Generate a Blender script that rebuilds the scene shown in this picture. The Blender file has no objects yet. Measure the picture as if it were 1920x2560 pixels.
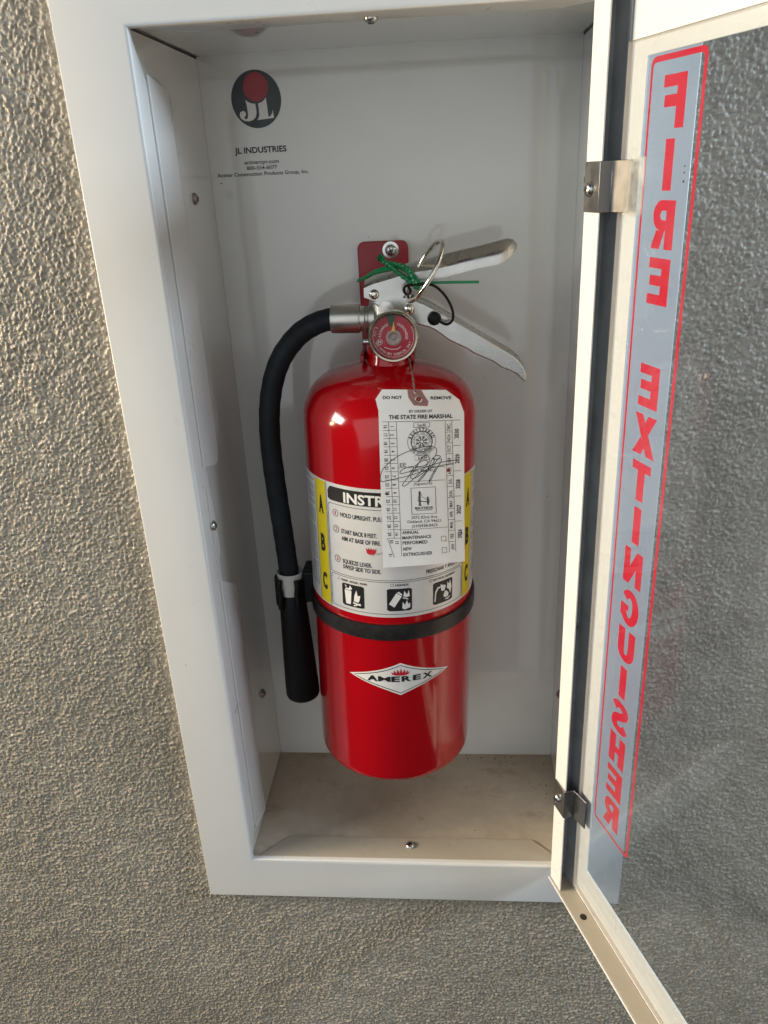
import bpy, math, random
import numpy as np
from mathutils import Vector, Matrix

random.seed(7)
R = math.radians
scn = bpy.context.scene
col = scn.collection

# ------------------------------------------------------------------ camera
cam_d = bpy.data.cameras.new('camera')
cam = bpy.data.objects.new('camera', cam_d)
col.objects.link(cam)
cam_d.sensor_fit = 'HORIZONTAL'
cam_d.sensor_width = 36.0
cam_d.lens = 1975.17 / 1920 * 36.0
cam_d.clip_start = 0.01
cam_d.clip_end = 200.0
cam.matrix_world = (Matrix.Translation((0.0334, -0.4421, 0.4802))
                    @ Matrix.Rotation(0.0871, 4, 'Z') @ Matrix.Rotation(-0.4060, 4, 'X')
                    @ Matrix.Rotation(0.0502, 4, 'Y') @ Matrix.Rotation(math.pi / 2, 4, 'X'))
scn.camera = cam

# ------------------------------------------------------------------ light: a covered walkway, open to daylight at both ends
world = bpy.data.worlds.new('World')
scn.world = world
world.use_nodes = True
wbg = world.node_tree.nodes['Background']
wbg.inputs['Color'].default_value = (0.80, 0.90, 1.0, 1)
wbg.inputs['Strength'].default_value = 0.035


def area(name, loc, target, sx, sy, power, color):
    d = bpy.data.lights.new(name, 'AREA')
    d.shape = 'RECTANGLE'
    d.size, d.size_y, d.energy, d.color = sx, sy, power, color
    o = bpy.data.objects.new(name, d)
    col.objects.link(o)
    v = Vector(target) - Vector(loc)
    o.matrix_world = Matrix.Translation(loc) @ v.to_track_quat('-Z', 'Z').to_matrix().to_4x4()
    return o


area('daylight_from_left', (-1.60, -0.36, 0.85), (0, 0.0, 0.25), 0.40, 1.0, 33, (1.0, 0.965, 0.89))
area('warm_bounce_from_left', (-0.98, -0.085, 0.42), (-0.25, 0.0, 0.28), 0.10, 0.30, 12.0, (1.0, 0.72, 0.38))
area('daylight_from_right', (1.7, -0.26, 1.10), (0, 0.0, 0.30), 0.3, 0.9, 50, (0.70, 0.85, 1.0))
area('daylight_from_front', (-0.45, -2.6, 0.75), (0, 0.0, 0.30), 3.4, 2.4, 25, (0.93, 0.98, 1.0))

scn.view_settings.view_transform = 'Standard'
scn.view_settings.look = 'None'
scn.view_settings.exposure = 0.0
scn.view_settings.gamma = 1.0
scn.view_settings.use_curve_mapping = False
scn.render.engine = 'CYCLES'
scn.cycles.use_denoising = True
scn.cycles.max_bounces = 10
scn.cycles.diffuse_bounces = 5
scn.cycles.transparent_max_bounces = 16


# ------------------------------------------------------------------ materials
class NT:
    def __init__(s, name):
        s.m = bpy.data.materials.new(name)
        s.m.use_nodes = True
        s.t = s.m.node_tree
        s.b = s.t.nodes['Principled BSDF']
        s.out = s.t.nodes['Material Output']
        tc = s.t.nodes.new('ShaderNodeTexCoord')
        s.co = tc.outputs['Object']

    def n(s, kind, **kw):
        nd = s.t.nodes.new(kind)
        for k, v in kw.items():
            if k in nd.inputs:
                nd.inputs[k].default_value = v
            else:
                setattr(nd, k, v)
        return nd

    def l(s, a, b):
        s.t.links.new(a, b)

    def noise(s, scale, detail=3, rough=0.5, stretch=None):
        nd = s.n('ShaderNodeTexNoise', Scale=scale, Detail=detail, Roughness=rough)
        if stretch:
            mp = s.n('ShaderNodeMapping')
            mp.inputs['Scale'].default_value = stretch
            s.l(s.co, mp.inputs['Vector'])
            s.l(mp.outputs[0], nd.inputs['Vector'])
        else:
            s.l(s.co, nd.inputs['Vector'])
        return nd.outputs['Fac']

    def ramp(s, fac, p0, c0, p1, c1):
        r = s.n('ShaderNodeValToRGB')
        e = r.color_ramp.elements
        e[0].position, e[1].position = p0, p1
        e[0].color = (*c0, 1) if len(c0) == 3 else c0
        e[1].color = (*c1, 1) if len(c1) == 3 else c1
        s.l(fac, r.inputs[0])
        return r.outputs[0]

    def mix(s, fac, a, b):
        m = s.n('ShaderNodeMix', data_type='RGBA')
        for v, i in ((fac, 0), (a, 6), (b, 7)):
            if hasattr(v, 'links') or hasattr(v, 'is_linked'):
                s.l(v, m.inputs[i])
            elif i == 0:
                m.inputs[0].default_value = v
            else:
                m.inputs[i].default_value = (*v, 1)
        return m.outputs[2]

    def bump(s, fac, strength, dist):
        b = s.n('ShaderNodeBump', Strength=strength, Distance=dist)
        s.l(fac, b.inputs['Height'])
        s.l(b.outputs[0], s.b.inputs['Normal'])


def plain(name, c, rough=0.5, metal=0.0, coat=0.0, spec=0.5, var=0.06, vs=40, bump=0.0, bs=400, bd=0.0003, stretch=None):
    k = NT(name)
    b = k.b
    b.inputs['Roughness'].default_value = rough
    b.inputs['Metallic'].default_value = metal
    b.inputs['Coat Weight'].default_value = coat
    b.inputs['Coat Roughness'].default_value = 0.06
    b.inputs['Specular IOR Level'].default_value = spec
    f = k.noise(vs, 4, 0.55, stretch)
    cc = k.ramp(f, 0.3, tuple(x * (1 - var) for x in c), 0.7, tuple(min(1, x * (1 + var)) for x in c))
    k.l(cc, b.inputs['Base Color'])
    rr = k.ramp(k.noise(vs * 2.3, 3), 0.3, (max(0.02, rough * 0.85),) * 3, 0.7, (min(1, rough * 1.2),) * 3)
    k.l(rr, b.inputs['Roughness'])
    if bump:
        k.bump(k.noise(bs, 2, 0.5, stretch), bump, bd)
    return k.m


def enamel(name, c, rough, specks=0.0, dirt=0.0, peel=0.05, coat=0.0):
    """powder-coated sheet steel: faint orange peel, scuffs, a few specks and grime"""
    k = NT(name)
    b = k.b
    base = k.ramp(k.noise(14, 4, 0.6), 0.3, tuple(x * 0.95 for x in c), 0.7, c)
    if peel:
        sc = k.ramp(k.noise(26, 5, 0.72, (1.0, 1.0, 0.35)), 0.685, (0, 0, 0), 0.72, (0.22,) * 3)
        base = k.mix(sc, base, (0.34, 0.31, 0.26))
    if dirt:
        g = k.ramp(k.noise(30, 6, 0.7), 0.55, (0, 0, 0), 0.8, (dirt,) * 3)
        base = k.mix(g, base, (0.30, 0.25, 0.18))
    if specks:
        v = k.n('ShaderNodeTexVoronoi', Scale=62.0)
        k.l(k.co, v.inputs['Vector'])
        sep = k.n('ShaderNodeSeparateColor')
        k.l(v.outputs['Color'], sep.inputs[0])
        th = k.n('ShaderNodeMath', operation='MULTIPLY')
        pw = k.n('ShaderNodeMath', operation='POWER')
        k.l(sep.outputs[0], pw.inputs[0])
        pw.inputs[1].default_value = 5.0
        k.l(pw.outputs[0], th.inputs[0])
        th.inputs[1].default_value = 0.075 * specks
        lt = k.n('ShaderNodeMath', operation='LESS_THAN')
        k.l(v.outputs['Distance'], lt.inputs[0])
        k.l(th.outputs[0], lt.inputs[1])
        base = k.mix(lt.outputs[0], base, (0.05, 0.04, 0.035))
    k.l(base, b.inputs['Base Color'])
    rr = k.ramp(k.noise(50, 4), 0.3, (rough * 0.8,) * 3, 0.75, (rough * 1.35,) * 3)
    k.l(rr, b.inputs['Roughness'])
    b.inputs['Specular IOR Level'].default_value = 0.5
    b.inputs['Coat Weight'].default_value = coat
    b.inputs['Coat Roughness'].default_value = 0.04
    if peel:
        k.bump(k.noise(380, 2), peel, 0.0004)
    return k.m


def dusty_floor(name):
    k = NT(name)
    n1 = k.noise(11, 4, 0.5)
    n2 = k.noise(140, 4, 0.7)
    c1 = k.ramp(n1, 0.32, (0.45, 0.375, 0.28), 0.66, (0.60, 0.53, 0.425))
    c2 = k.ramp(n2, 0.35, (0.90, 0.90, 0.90), 0.65, (1.0, 1.0, 1.0))
    mm = k.n('ShaderNodeMix', data_type='RGBA', blend_type='MULTIPLY')
    mm.inputs[0].default_value = 1.0
    k.l(c1, mm.inputs[6])
    k.l(c2, mm.inputs[7])
    v = k.n('ShaderNodeTexVoronoi', Scale=85.0)
    k.l(k.co, v.inputs['Vector'])
    f = k.ramp(v.outputs['Distance'], 0.05, (1, 1, 1), 0.09, (0, 0, 0))
    sp = k.ramp(k.noise(22, 3), 0.56, (0, 0, 0), 0.62, (0.8, 0.8, 0.8))
    ml = k.n('ShaderNodeMath', operation='MULTIPLY')
    k.l(f, ml.inputs[0])
    k.l(sp, ml.inputs[1])
    st1 = k.ramp(k.noise(19, 6, 0.68, (1.0, 1.6, 1.0)), 0.56, (0, 0, 0), 0.68, (0.5,) * 3)
    tan = k.mix(st1, mm.outputs[2], (0.25, 0.175, 0.115))
    k.l(k.mix(ml.outputs[0], tan, (0.10, 0.07, 0.05)), k.b.inputs['Base Color'])
    k.l(k.ramp(n1, 0.35, (0.8,) * 3, 0.7, (0.4,) * 3), k.b.inputs['Roughness'])
    k.bump(n2, 0.12, 0.0004)
    return k.m


def stucco(name):
    k = NT(name)
    a = k.ramp(k.noise(5.5, 4, 0.6), 0.35, (0.325, 0.293, 0.238), 0.65, (0.41, 0.372, 0.307))
    g = k.ramp(k.noise(520, 4, 0.7), 0.36, (0.66, 0.65, 0.63), 0.62, (1.14, 1.13, 1.11))
    mm = k.n('ShaderNodeMix', data_type='RGBA', blend_type='MULTIPLY')
    mm.inputs[0].default_value = 1.0
    k.l(a, mm.inputs[6])
    k.l(g, mm.inputs[7])
    k.l(mm.outputs[2], k.b.inputs['Base Color'])
    k.b.inputs['Roughness'].default_value = 0.40
    k.b.inputs['Specular IOR Level'].default_value = 0.6
    k.bump(k.noise(900, 4, 0.6), 0.5, 0.0008)
    return k.m


def clear_sheet(name, tint, ior, rough, haze=0.0, hazecol=(0.8, 0.8, 0.8)):
    """thin clear sheet: transmits straight through, reflects by Fresnel"""
    k = NT(name)
    k.t.nodes.remove(k.b)
    tr = k.n('ShaderNodeBsdfTransparent')
    tr.inputs[0].default_value = (*tint, 1)
    gl = k.n('ShaderNodeBsdfGlossy')
    gl.inputs['Roughness'].default_value = rough
    lw = k.n('ShaderNodeLayerWeight', Blend=0.5)
    pw = k.n('ShaderNodeMath', operation='POWER')
    pw.inputs[1].default_value = 5.0
    k.l(lw.outputs['Facing'], pw.inputs[0])
    f0 = ((ior - 1) / (ior + 1)) ** 2
    fr = k.n('ShaderNodeMath', operation='MULTIPLY_ADD')
    k.l(pw.outputs[0], fr.inputs[0])
    fr.inputs[1].default_value = 1 - f0
    fr.inputs[2].default_value = f0
    mx = k.n('ShaderNodeMixShader')
    k.l(fr.outputs[0], mx.inputs[0])
    k.l(tr.outputs[0], mx.inputs[1])
    k.l(gl.outputs[0], mx.inputs[2])
    last = mx
    if haze:
        df = k.n('ShaderNodeBsdfDiffuse')
        df.inputs[0].default_value = (*hazecol, 1)
        m2 = k.n('ShaderNodeMixShader')
        hz = k.ramp(k.noise(60, 5, 0.65), 0.4, (haze * 0.4,) * 3, 0.75, (haze * 1.8,) * 3)
        v = k.n('ShaderNodeTexVoronoi', Scale=70.0)
        k.l(k.co, v.inputs['Vector'])
        fl = k.ramp(v.outputs['Distance'], 0.028, (0.5,) * 3, 0.045, (0.0,) * 3)
        gate = k.ramp(k.noise(9, 2), 0.50, (0.0,) * 3, 0.56, (1.0,) * 3)
        ml = k.n('ShaderNodeMath', operation='MULTIPLY')
        k.l(fl, ml.inputs[0])
        k.l(gate, ml.inputs[1])
        ad = k.n('ShaderNodeMath', operation='ADD', use_clamp=True)
        k.l(ml.outputs[0], ad.inputs[0])
        k.l(hz, ad.inputs[1])
        k.l(ad.outputs[0], m2.inputs[0])
        k.l(mx.outputs[0], m2.inputs[1])
        k.l(df.outputs[0], m2.inputs[2])
        last = m2
    k.l(last.outputs[0], k.out.inputs['Surface'])
    return k.m


M = {}
M['trim'] = enamel('white enamel outside', (0.69, 0.695, 0.68), 0.34, specks=0.35)
M['tub'] = enamel('white enamel inside', (0.70, 0.705, 0.68), 0.09, specks=1.0, peel=0.0, coat=0.5)
M['door'] = enamel('cream enamel door', (0.80, 0.805, 0.785), 0.30, specks=0.3)
M['door_dusty'] = enamel('dusty enamel ledge', (0.43, 0.385, 0.31), 0.6, specks=0.6, dirt=0.6)
M['floor'] = dusty_floor('dust and grime on enamel')
M['stucco'] = stucco('painted stucco')
M['grit'] = plain('loose grit', (0.20, 0.145, 0.10), 0.8, var=0.3, vs=300)
M['channel_shade'] = plain('dark grey gasket', (0.25, 0.27, 0.295), 0.45, var=0.18, vs=50)  # shade of the door channel, put into the colour
M['void'] = plain('dark cavity', (0.015, 0.015, 0.015), 0.9)
M['red'] = plain('red gloss paint', (0.43, 0.0015, 0.006), 0.14, coat=0.35, var=0.05, vs=25, bump=0.03, bs=300)
M['red_flat'] = plain('red bracket paint', (0.30, 0.010, 0.020), 0.35, var=0.1)
M['alu'] = plain('cast aluminium', (0.62, 0.60, 0.56), 0.36, metal=1.0, var=0.08, vs=90, bump=0.12, bs=900)
M['steel'] = plain('zinc steel', (0.62, 0.62, 0.60), 0.25, metal=1.0, var=0.12, vs=200, bump=0.05)
M['plate'] = plain('brushed nickel plate', (0.54, 0.53, 0.505), 0.28, metal=1.0, var=0.04, vs=60, bump=0.05, bs=700, stretch=(0.15, 1, 1))
M['ring'] = plain('bright steel wire', (0.72, 0.69, 0.62), 0.16, metal=1.0)
M['brass'] = plain('tarnished bezel', (0.52, 0.48, 0.38), 0.25, metal=1.0, var=0.12, vs=120)
M['rubber'] = plain('black rubber hose', (0.012, 0.016, 0.020), 0.55, var=0.25, vs=60, bump=0.15, bs=600, spec=0.25)
M['plastic'] = plain('black plastic', (0.008, 0.008, 0.009), 0.42, var=0.2, vs=80, spec=0.22)
M['band'] = plain('black strap', (0.016, 0.015, 0.015), 0.38, var=0.35, vs=160, bump=0.2, bs=700)
M['ferrule'] = plain('grey white ferrule', (0.55, 0.54, 0.50), 0.5, var=0.1)
M['green'] = plain('green seal plastic', (0.0, 0.17, 0.055), 0.4, var=0.2, vs=150)
M['silver'] = plain('silver foil label', (0.80, 0.80, 0.79), 0.36, metal=0.28, var=0.04, vs=30)
M['paper'] = plain('tag card', (0.93, 0.91, 0.86), 0.55, var=0.03, vs=70, bump=0.05)
M['manila'] = plain('brown patch', (0.36, 0.17, 0.15), 0.7, var=0.08, vs=120)
M['ink'] = plain('black ink', (0.012, 0.012, 0.013), 0.45, var=0.15)
M['ink_red'] = plain('red ink', (0.50, 0.012, 0.03), 0.45)
M['ink_white'] = plain('white ink', (0.80, 0.80, 0.78), 0.5)
M['ink_grey'] = plain('grey fine print', (0.20, 0.20, 0.20), 0.5)
M['yellow'] = plain('yellow ink', (0.70, 0.55, 0.01), 0.40, var=0.04)
M['logo_black'] = plain('logo dark ink', (0.010, 0.018, 0.022), 0.30)
M['logo_red'] = plain('logo red ink', (0.33, 0.008, 0.016), 0.30)
M['vinyl'] = plain('red vinyl', (0.60, 0.003, 0.030), 0.35, var=0.03)
M['dial'] = plain('gauge dial red', (0.40, 0.010, 0.035), 0.45, var=0.06)
M['dial_green'] = plain('gauge green zone', (0.015, 0.07, 0.03), 0.45)
M['hub'] = plain('gauge hub', (0.33, 0.25, 0.23), 0.35, metal=0.6, var=0.1, vs=300)
M['needle'] = plain('gauge needle', (0.75, 0.42, 0.06), 0.4)
M['clip'] = plain('dark spring steel', (0.27, 0.27, 0.28), 0.36, metal=1.0, var=0.2, vs=60, bump=0.08, bs=500, stretch=(1, 1, 0.1))
M['acrylic'] = clear_sheet('clear acrylic', (0.95, 0.96, 0.965), 1.49, 0.02, haze=0.016, hazecol=(0.66, 0.76, 0.92))
M['acrylic_edge'] = plain('acrylic cut edge', (0.60, 0.53, 0.46), 0.35)
M['lens'] = clear_sheet('gauge lens', (0.93, 0.93, 0.92), 1.3, 0.06)
M['tape'] = clear_sheet('clear tape', (0.95, 0.95, 0.92), 1.4, 0.12, haze=0.20, hazecol=(0.9, 0.9, 0.84))


# ------------------------------------------------------------------ mesh builder
class MB:
    def __init__(s):
        s.v, s.f, s.mi = [], [], []

    def add(s, vs, fs, mi=0):
        o = len(s.v)
        s.v += [tuple(p) for p in vs]
        s.f += [tuple(i + o for i in f) for f in fs]
        s.mi += [mi] * len(fs)
        return s

    def box(s, x0, x1, y0, y1, z0, z1, mi=0, xf=None):
        vs = [(x, y, z) for z in (z0, z1) for y in (y0, y1) for x in (x0, x1)]
        if xf:
            vs = [xf(*p) for p in vs]
        return s.add(vs, [(0, 2, 3, 1), (4, 5, 7, 6), (0, 1, 5, 4), (2, 6, 7, 3), (0, 4, 6, 2), (1, 3, 7, 5)], mi)

    def prism(s, poly, f0, f1, mi=0):
        """poly of (a,b); f0(a,b) and f1(a,b) give the two cap points"""
        n = len(poly)
        vs = [f0(*p) for p in poly] + [f1(*p) for p in poly]
        fs = [tuple(range(n))[::-1], tuple(range(n, 2 * n))]
        fs += [(i, (i + 1) % n, n + (i + 1) % n, n + i) for i in range(n)]
        return s.add(vs, fs, mi)

    def sheet(s, poly, f, mi=0):
        return s.add([f(*p) for p in poly], [tuple(range(len(poly)))], mi)

    def lathe(s, prof, n=48, M4=None, mi=0, cap=True):
        vs, fs = [], []
        for (r, z) in prof:
            for k in range(n):
                a = 2 * math.pi * k / n
                p = Vector((r * math.cos(a), r * math.sin(a), z))
                vs.append(tuple(M4 @ p) if M4 else tuple(p))
        for i in range(len(prof) - 1):
            for k in range(n):
                k2 = (k + 1) % n
                fs.append((i * n + k, i * n + k2, (i + 1) * n + k2, (i + 1) * n + k))
        if cap:
            fs.append(tuple(range(n))[::-1])
            fs.append(tuple((len(prof) - 1) * n + k for k in range(n)))
        return s.add(vs, fs, mi)

    def tube(s, path, rad, n=12, closed=False, mi=0):
        P = [Vector(p) for p in path]
        m = len(P)
        rr = rad if isinstance(rad, (list, tuple)) else [rad] * m
        T = []
        for i in range(m):
            if closed:
                t = P[(i + 1) % m] - P[i - 1]
            else:
                t = P[min(i + 1, m - 1)] - P[max(i - 1, 0)]
            T.append(t.normalized())
        up = Vector((0, 0, 1)) if abs(T[0].z) < 0.9 else Vector((0, 1, 0))
        N = (up - T[0] * up.dot(T[0])).normalized()
        vs, fs = [], []
        for i in range(m):
            N = (N - T[i] * N.dot(T[i])).normalized()
            B = T[i].cross(N)
            for k in range(n):
                a = 2 * math.pi * k / n
                vs.append(tuple(P[i] + (N * math.cos(a) + B * math.sin(a)) * rr[i]))
        for i in range(m if closed else m - 1):
            j = (i + 1) % m
            for k in range(n):
                k2 = (k + 1) % n
                fs.append((i * n + k, i * n + k2, j * n + k2, j * n + k))
        if not closed:
            fs.append(tuple(range(n))[::-1])
            fs.append(tuple((m - 1) * n + k for k in range(n)))
        return s.add(vs, fs, mi)

    def build(s, name, mats, parent=None, bevel=0.0, seg=2, angle=38, smooth=True):
        me = bpy.data.meshes.new(name)
        me.from_pydata(s.v, [], s.f)
        mats = mats if isinstance(mats, (list, tuple)) else [mats]
        for m in mats:
            me.materials.append(M[m])
        if len(mats) > 1:
            me.polygons.foreach_set('material_index', s.mi)
        if smooth:
            me.polygons.foreach_set('use_smooth', [True] * len(me.polygons))
            me.set_sharp_from_angle(angle=R(angle))
        me.update()
        o = bpy.data.objects.new(name, me)
        col.objects.link(o)
        if parent:
            o.parent = parent
        if bevel:
            b = o.modifiers.new('bevel', 'BEVEL')
            b.width, b.segments, b.limit_method, b.angle_limit = bevel, seg, 'ANGLE', R(40)
        return o


def empty(name, loc=(0, 0, 0), parent=None, **props):
    o = bpy.data.objects.new(name, None)
    o.empty_display_size = 0.03
    o.location = loc
    col.objects.link(o)
    if parent:
        o.parent = parent
    for k, v in props.items():
        o[k] = v
    return o


def spline(pts, n=6, closed=False):
    """Catmull-Rom through the points (any dimension)"""
    P = [np.array(p, float) for p in pts]
    out = []
    m = len(P)
    for i in range(m if closed else m - 1):
        if closed:
            a, b, c, d = P[i - 1], P[i], P[(i + 1) % m], P[(i + 2) % m]
        else:
            a, b, c, d = P[max(i - 1, 0)], P[i], P[i + 1], P[min(i + 2, m - 1)]
        for k in range(n):
            t = k / n
            out.append(tuple(0.5 * (2 * b + (c - a) * t + (2 * a - 5 * b + 4 * c - d) * t * t + (3 * b - a - 3 * c + d) * t ** 3)))
    if not closed:
        out.append(tuple(P[-1]))
    return out


def round_poly(pts, rad, seg=5):
    """2-D polygon with rounded corners; rad is one value or a list"""
    n = len(pts)
    rs = rad if isinstance(rad, (list, tuple)) else [rad] * n
    out = []
    for i in range(n):
        p = np.array(pts[i], float)
        a = np.array(pts[i - 1], float) - p
        b = np.array(pts[(i + 1) % n], float) - p
        la, lb = np.linalg.norm(a), np.linalg.norm(b)
        a, b = a / la, b / lb
        r = rs[i]
        if r <= 0:
            out.append(tuple(p))
            continue
        ang = math.acos(max(-1, min(1, float(a @ b))))
        t = min(r / math.tan(ang / 2), la * 0.49, lb * 0.49)
        p0, p1 = p + a * t, p + b * t
        for k in range(seg + 1):
            u = k / seg
            out.append(tuple((1 - u) ** 2 * p0 + 2 * u * (1 - u) * p + u * u * p1))
    return out


# ------------------------------------------------------------------ lettering
_tc = {}


def glyphs(s, bold):
    key = (s, bold)
    if key not in _tc:
        cu = bpy.data.curves.new('lettering', 'FONT')
        cu.body = s
        cu.offset = bold
        cu.resolution_u = 3
        ob = bpy.data.objects.new('lettering', cu)
        me = bpy.data.meshes.new_from_object(ob)
        v = np.zeros(len(me.vertices) * 3)
        me.vertices.foreach_get('co', v)
        v = v.reshape(-1, 3)[:, :2]
        f = [tuple(p.vertices) for p in me.polygons]
        _tc[key] = (v, f)
        bpy.data.objects.remove(ob)
        bpy.data.meshes.remove(me)
        bpy.data.curves.remove(cu)
    return _tc[key]


_h = glyphs('H', 0.0)[0]
CAP = float(_h[:, 1].max() - _h[:, 1].min())
BOLD = (0.004, 0.018, 0.030, 0.045)


def write(mb, s, a, b, cap, f, bold=0, mi=0):
    """write s with its baseline from point a to point b (2-D), letter height cap, mapped by f(x,y)"""
    v, fs = glyphs(s, BOLD[bold])
    x0, x1 = v[:, 0].min(), v[:, 0].max()
    a, b = np.array(a, float), np.array(b, float)
    e = b - a
    n = np.array((-e[1], e[0])) / np.linalg.norm(e)
    q = a + np.outer((v[:, 0] - x0) / (x1 - x0), e) + np.outer(v[:, 1] / CAP * cap, n)
    mb.add([f(*p) for p in q], fs, mi)


def write_at(mb, s, c, cap, ang, f, bold=0, wid=1.0, mi=0):
    """write s centred on c, turned by ang degrees"""
    v, fs = glyphs(s, BOLD[bold])
    k = cap / CAP
    w = (v[:, 0].max() - v[:, 0].min()) * k * wid
    d = np.array((math.cos(R(ang)), math.sin(R(ang))))
    n = np.array((-d[1], d[0]))
    c = np.array(c, float)
    write(mb, s, c - d * w / 2 - n * cap / 2, c + d * w / 2 - n * cap / 2, cap, f, bold, mi)


def write_arc(mb, s, c, rad, a0, a1, cap, f, bold=0, inward=False):
    """letters along an arc from angle a0 to a1 (degrees, counter-clockwise from +x)"""
    n = len(s)
    for i, ch in enumerate(s):
        if ch == ' ':
            continue
        a = R(a0 + (a1 - a0) * (i + 0.5) / n)
        p = (c[0] + rad * math.cos(a), c[1] + rad * math.sin(a))
        write_at(mb, ch, p, cap, math.degrees(a) + (90 if inward else -90), f, bold, wid=0.85)


def stroke(mb, path, w, f, mi=0, closed=False):
    """flat line of width w along a 2-D path"""
    P = [np.array(p, float) for p in path]
    m = len(P)
    vs = []
    for i in range(m):
        if closed:
            t = P[(i + 1) % m] - P[i - 1]
        else:
            t = P[min(i + 1, m - 1)] - P[max(i - 1, 0)]
        t = t / (np.linalg.norm(t) + 1e-12)
        nn = np.array((-t[1], t[0])) * w / 2
        vs += [f(*(P[i] + nn)), f(*(P[i] - nn))]
    fs = [(2 * i, 2 * i + 1, 2 * ((i + 1) % m) + 1, 2 * ((i + 1) % m)) for i in range(m if closed else m - 1)]
    mb.add(vs, fs, mi)


def ellipse(cx, cy, rx, ry=None, n=40, a0=0, a1=360):
    ry = rx if ry is None else ry
    full = abs(a1 - a0) >= 360
    return [(cx + rx * math.cos(R(a0 + (a1 - a0) * k / n)), cy + ry * math.sin(R(a0 + (a1 - a0) * k / n))) for k in range(n if full else n + 1)]


def screw_head(name, parent, loc, normal, r, mat='steel', cross=True):
    """dome screw head with a cross recess, axis along normal"""
    q = Vector(normal).to_track_quat('Z', 'Y').to_matrix().to_4x4()
    M4 = Matrix.Translation(loc) @ q
    mb = MB()
    prof = [(r, 0.0), (r, r * 0.22), (r * 0.9, r * 0.42), (r * 0.66, r * 0.6), (r * 0.35, r * 0.70), (0.0001, r * 0.73)]
    mb.lathe(prof, 20, M4, cap=False)
    mats = [mat]
    if cross:
        for a in (20, 110):
            d = Matrix.Rotation(R(a), 4, 'Z')
            mb.box(-r * 0.45, r * 0.45, -r * 0.10, r * 0.10, r * 0.5, r * 0.76, 1, lambda x, y, z: tuple(M4 @ d @ Vector((x, y, z))))
        mats = [mat, 'ink']
    return mb.build(name, mats, parent)

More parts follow.
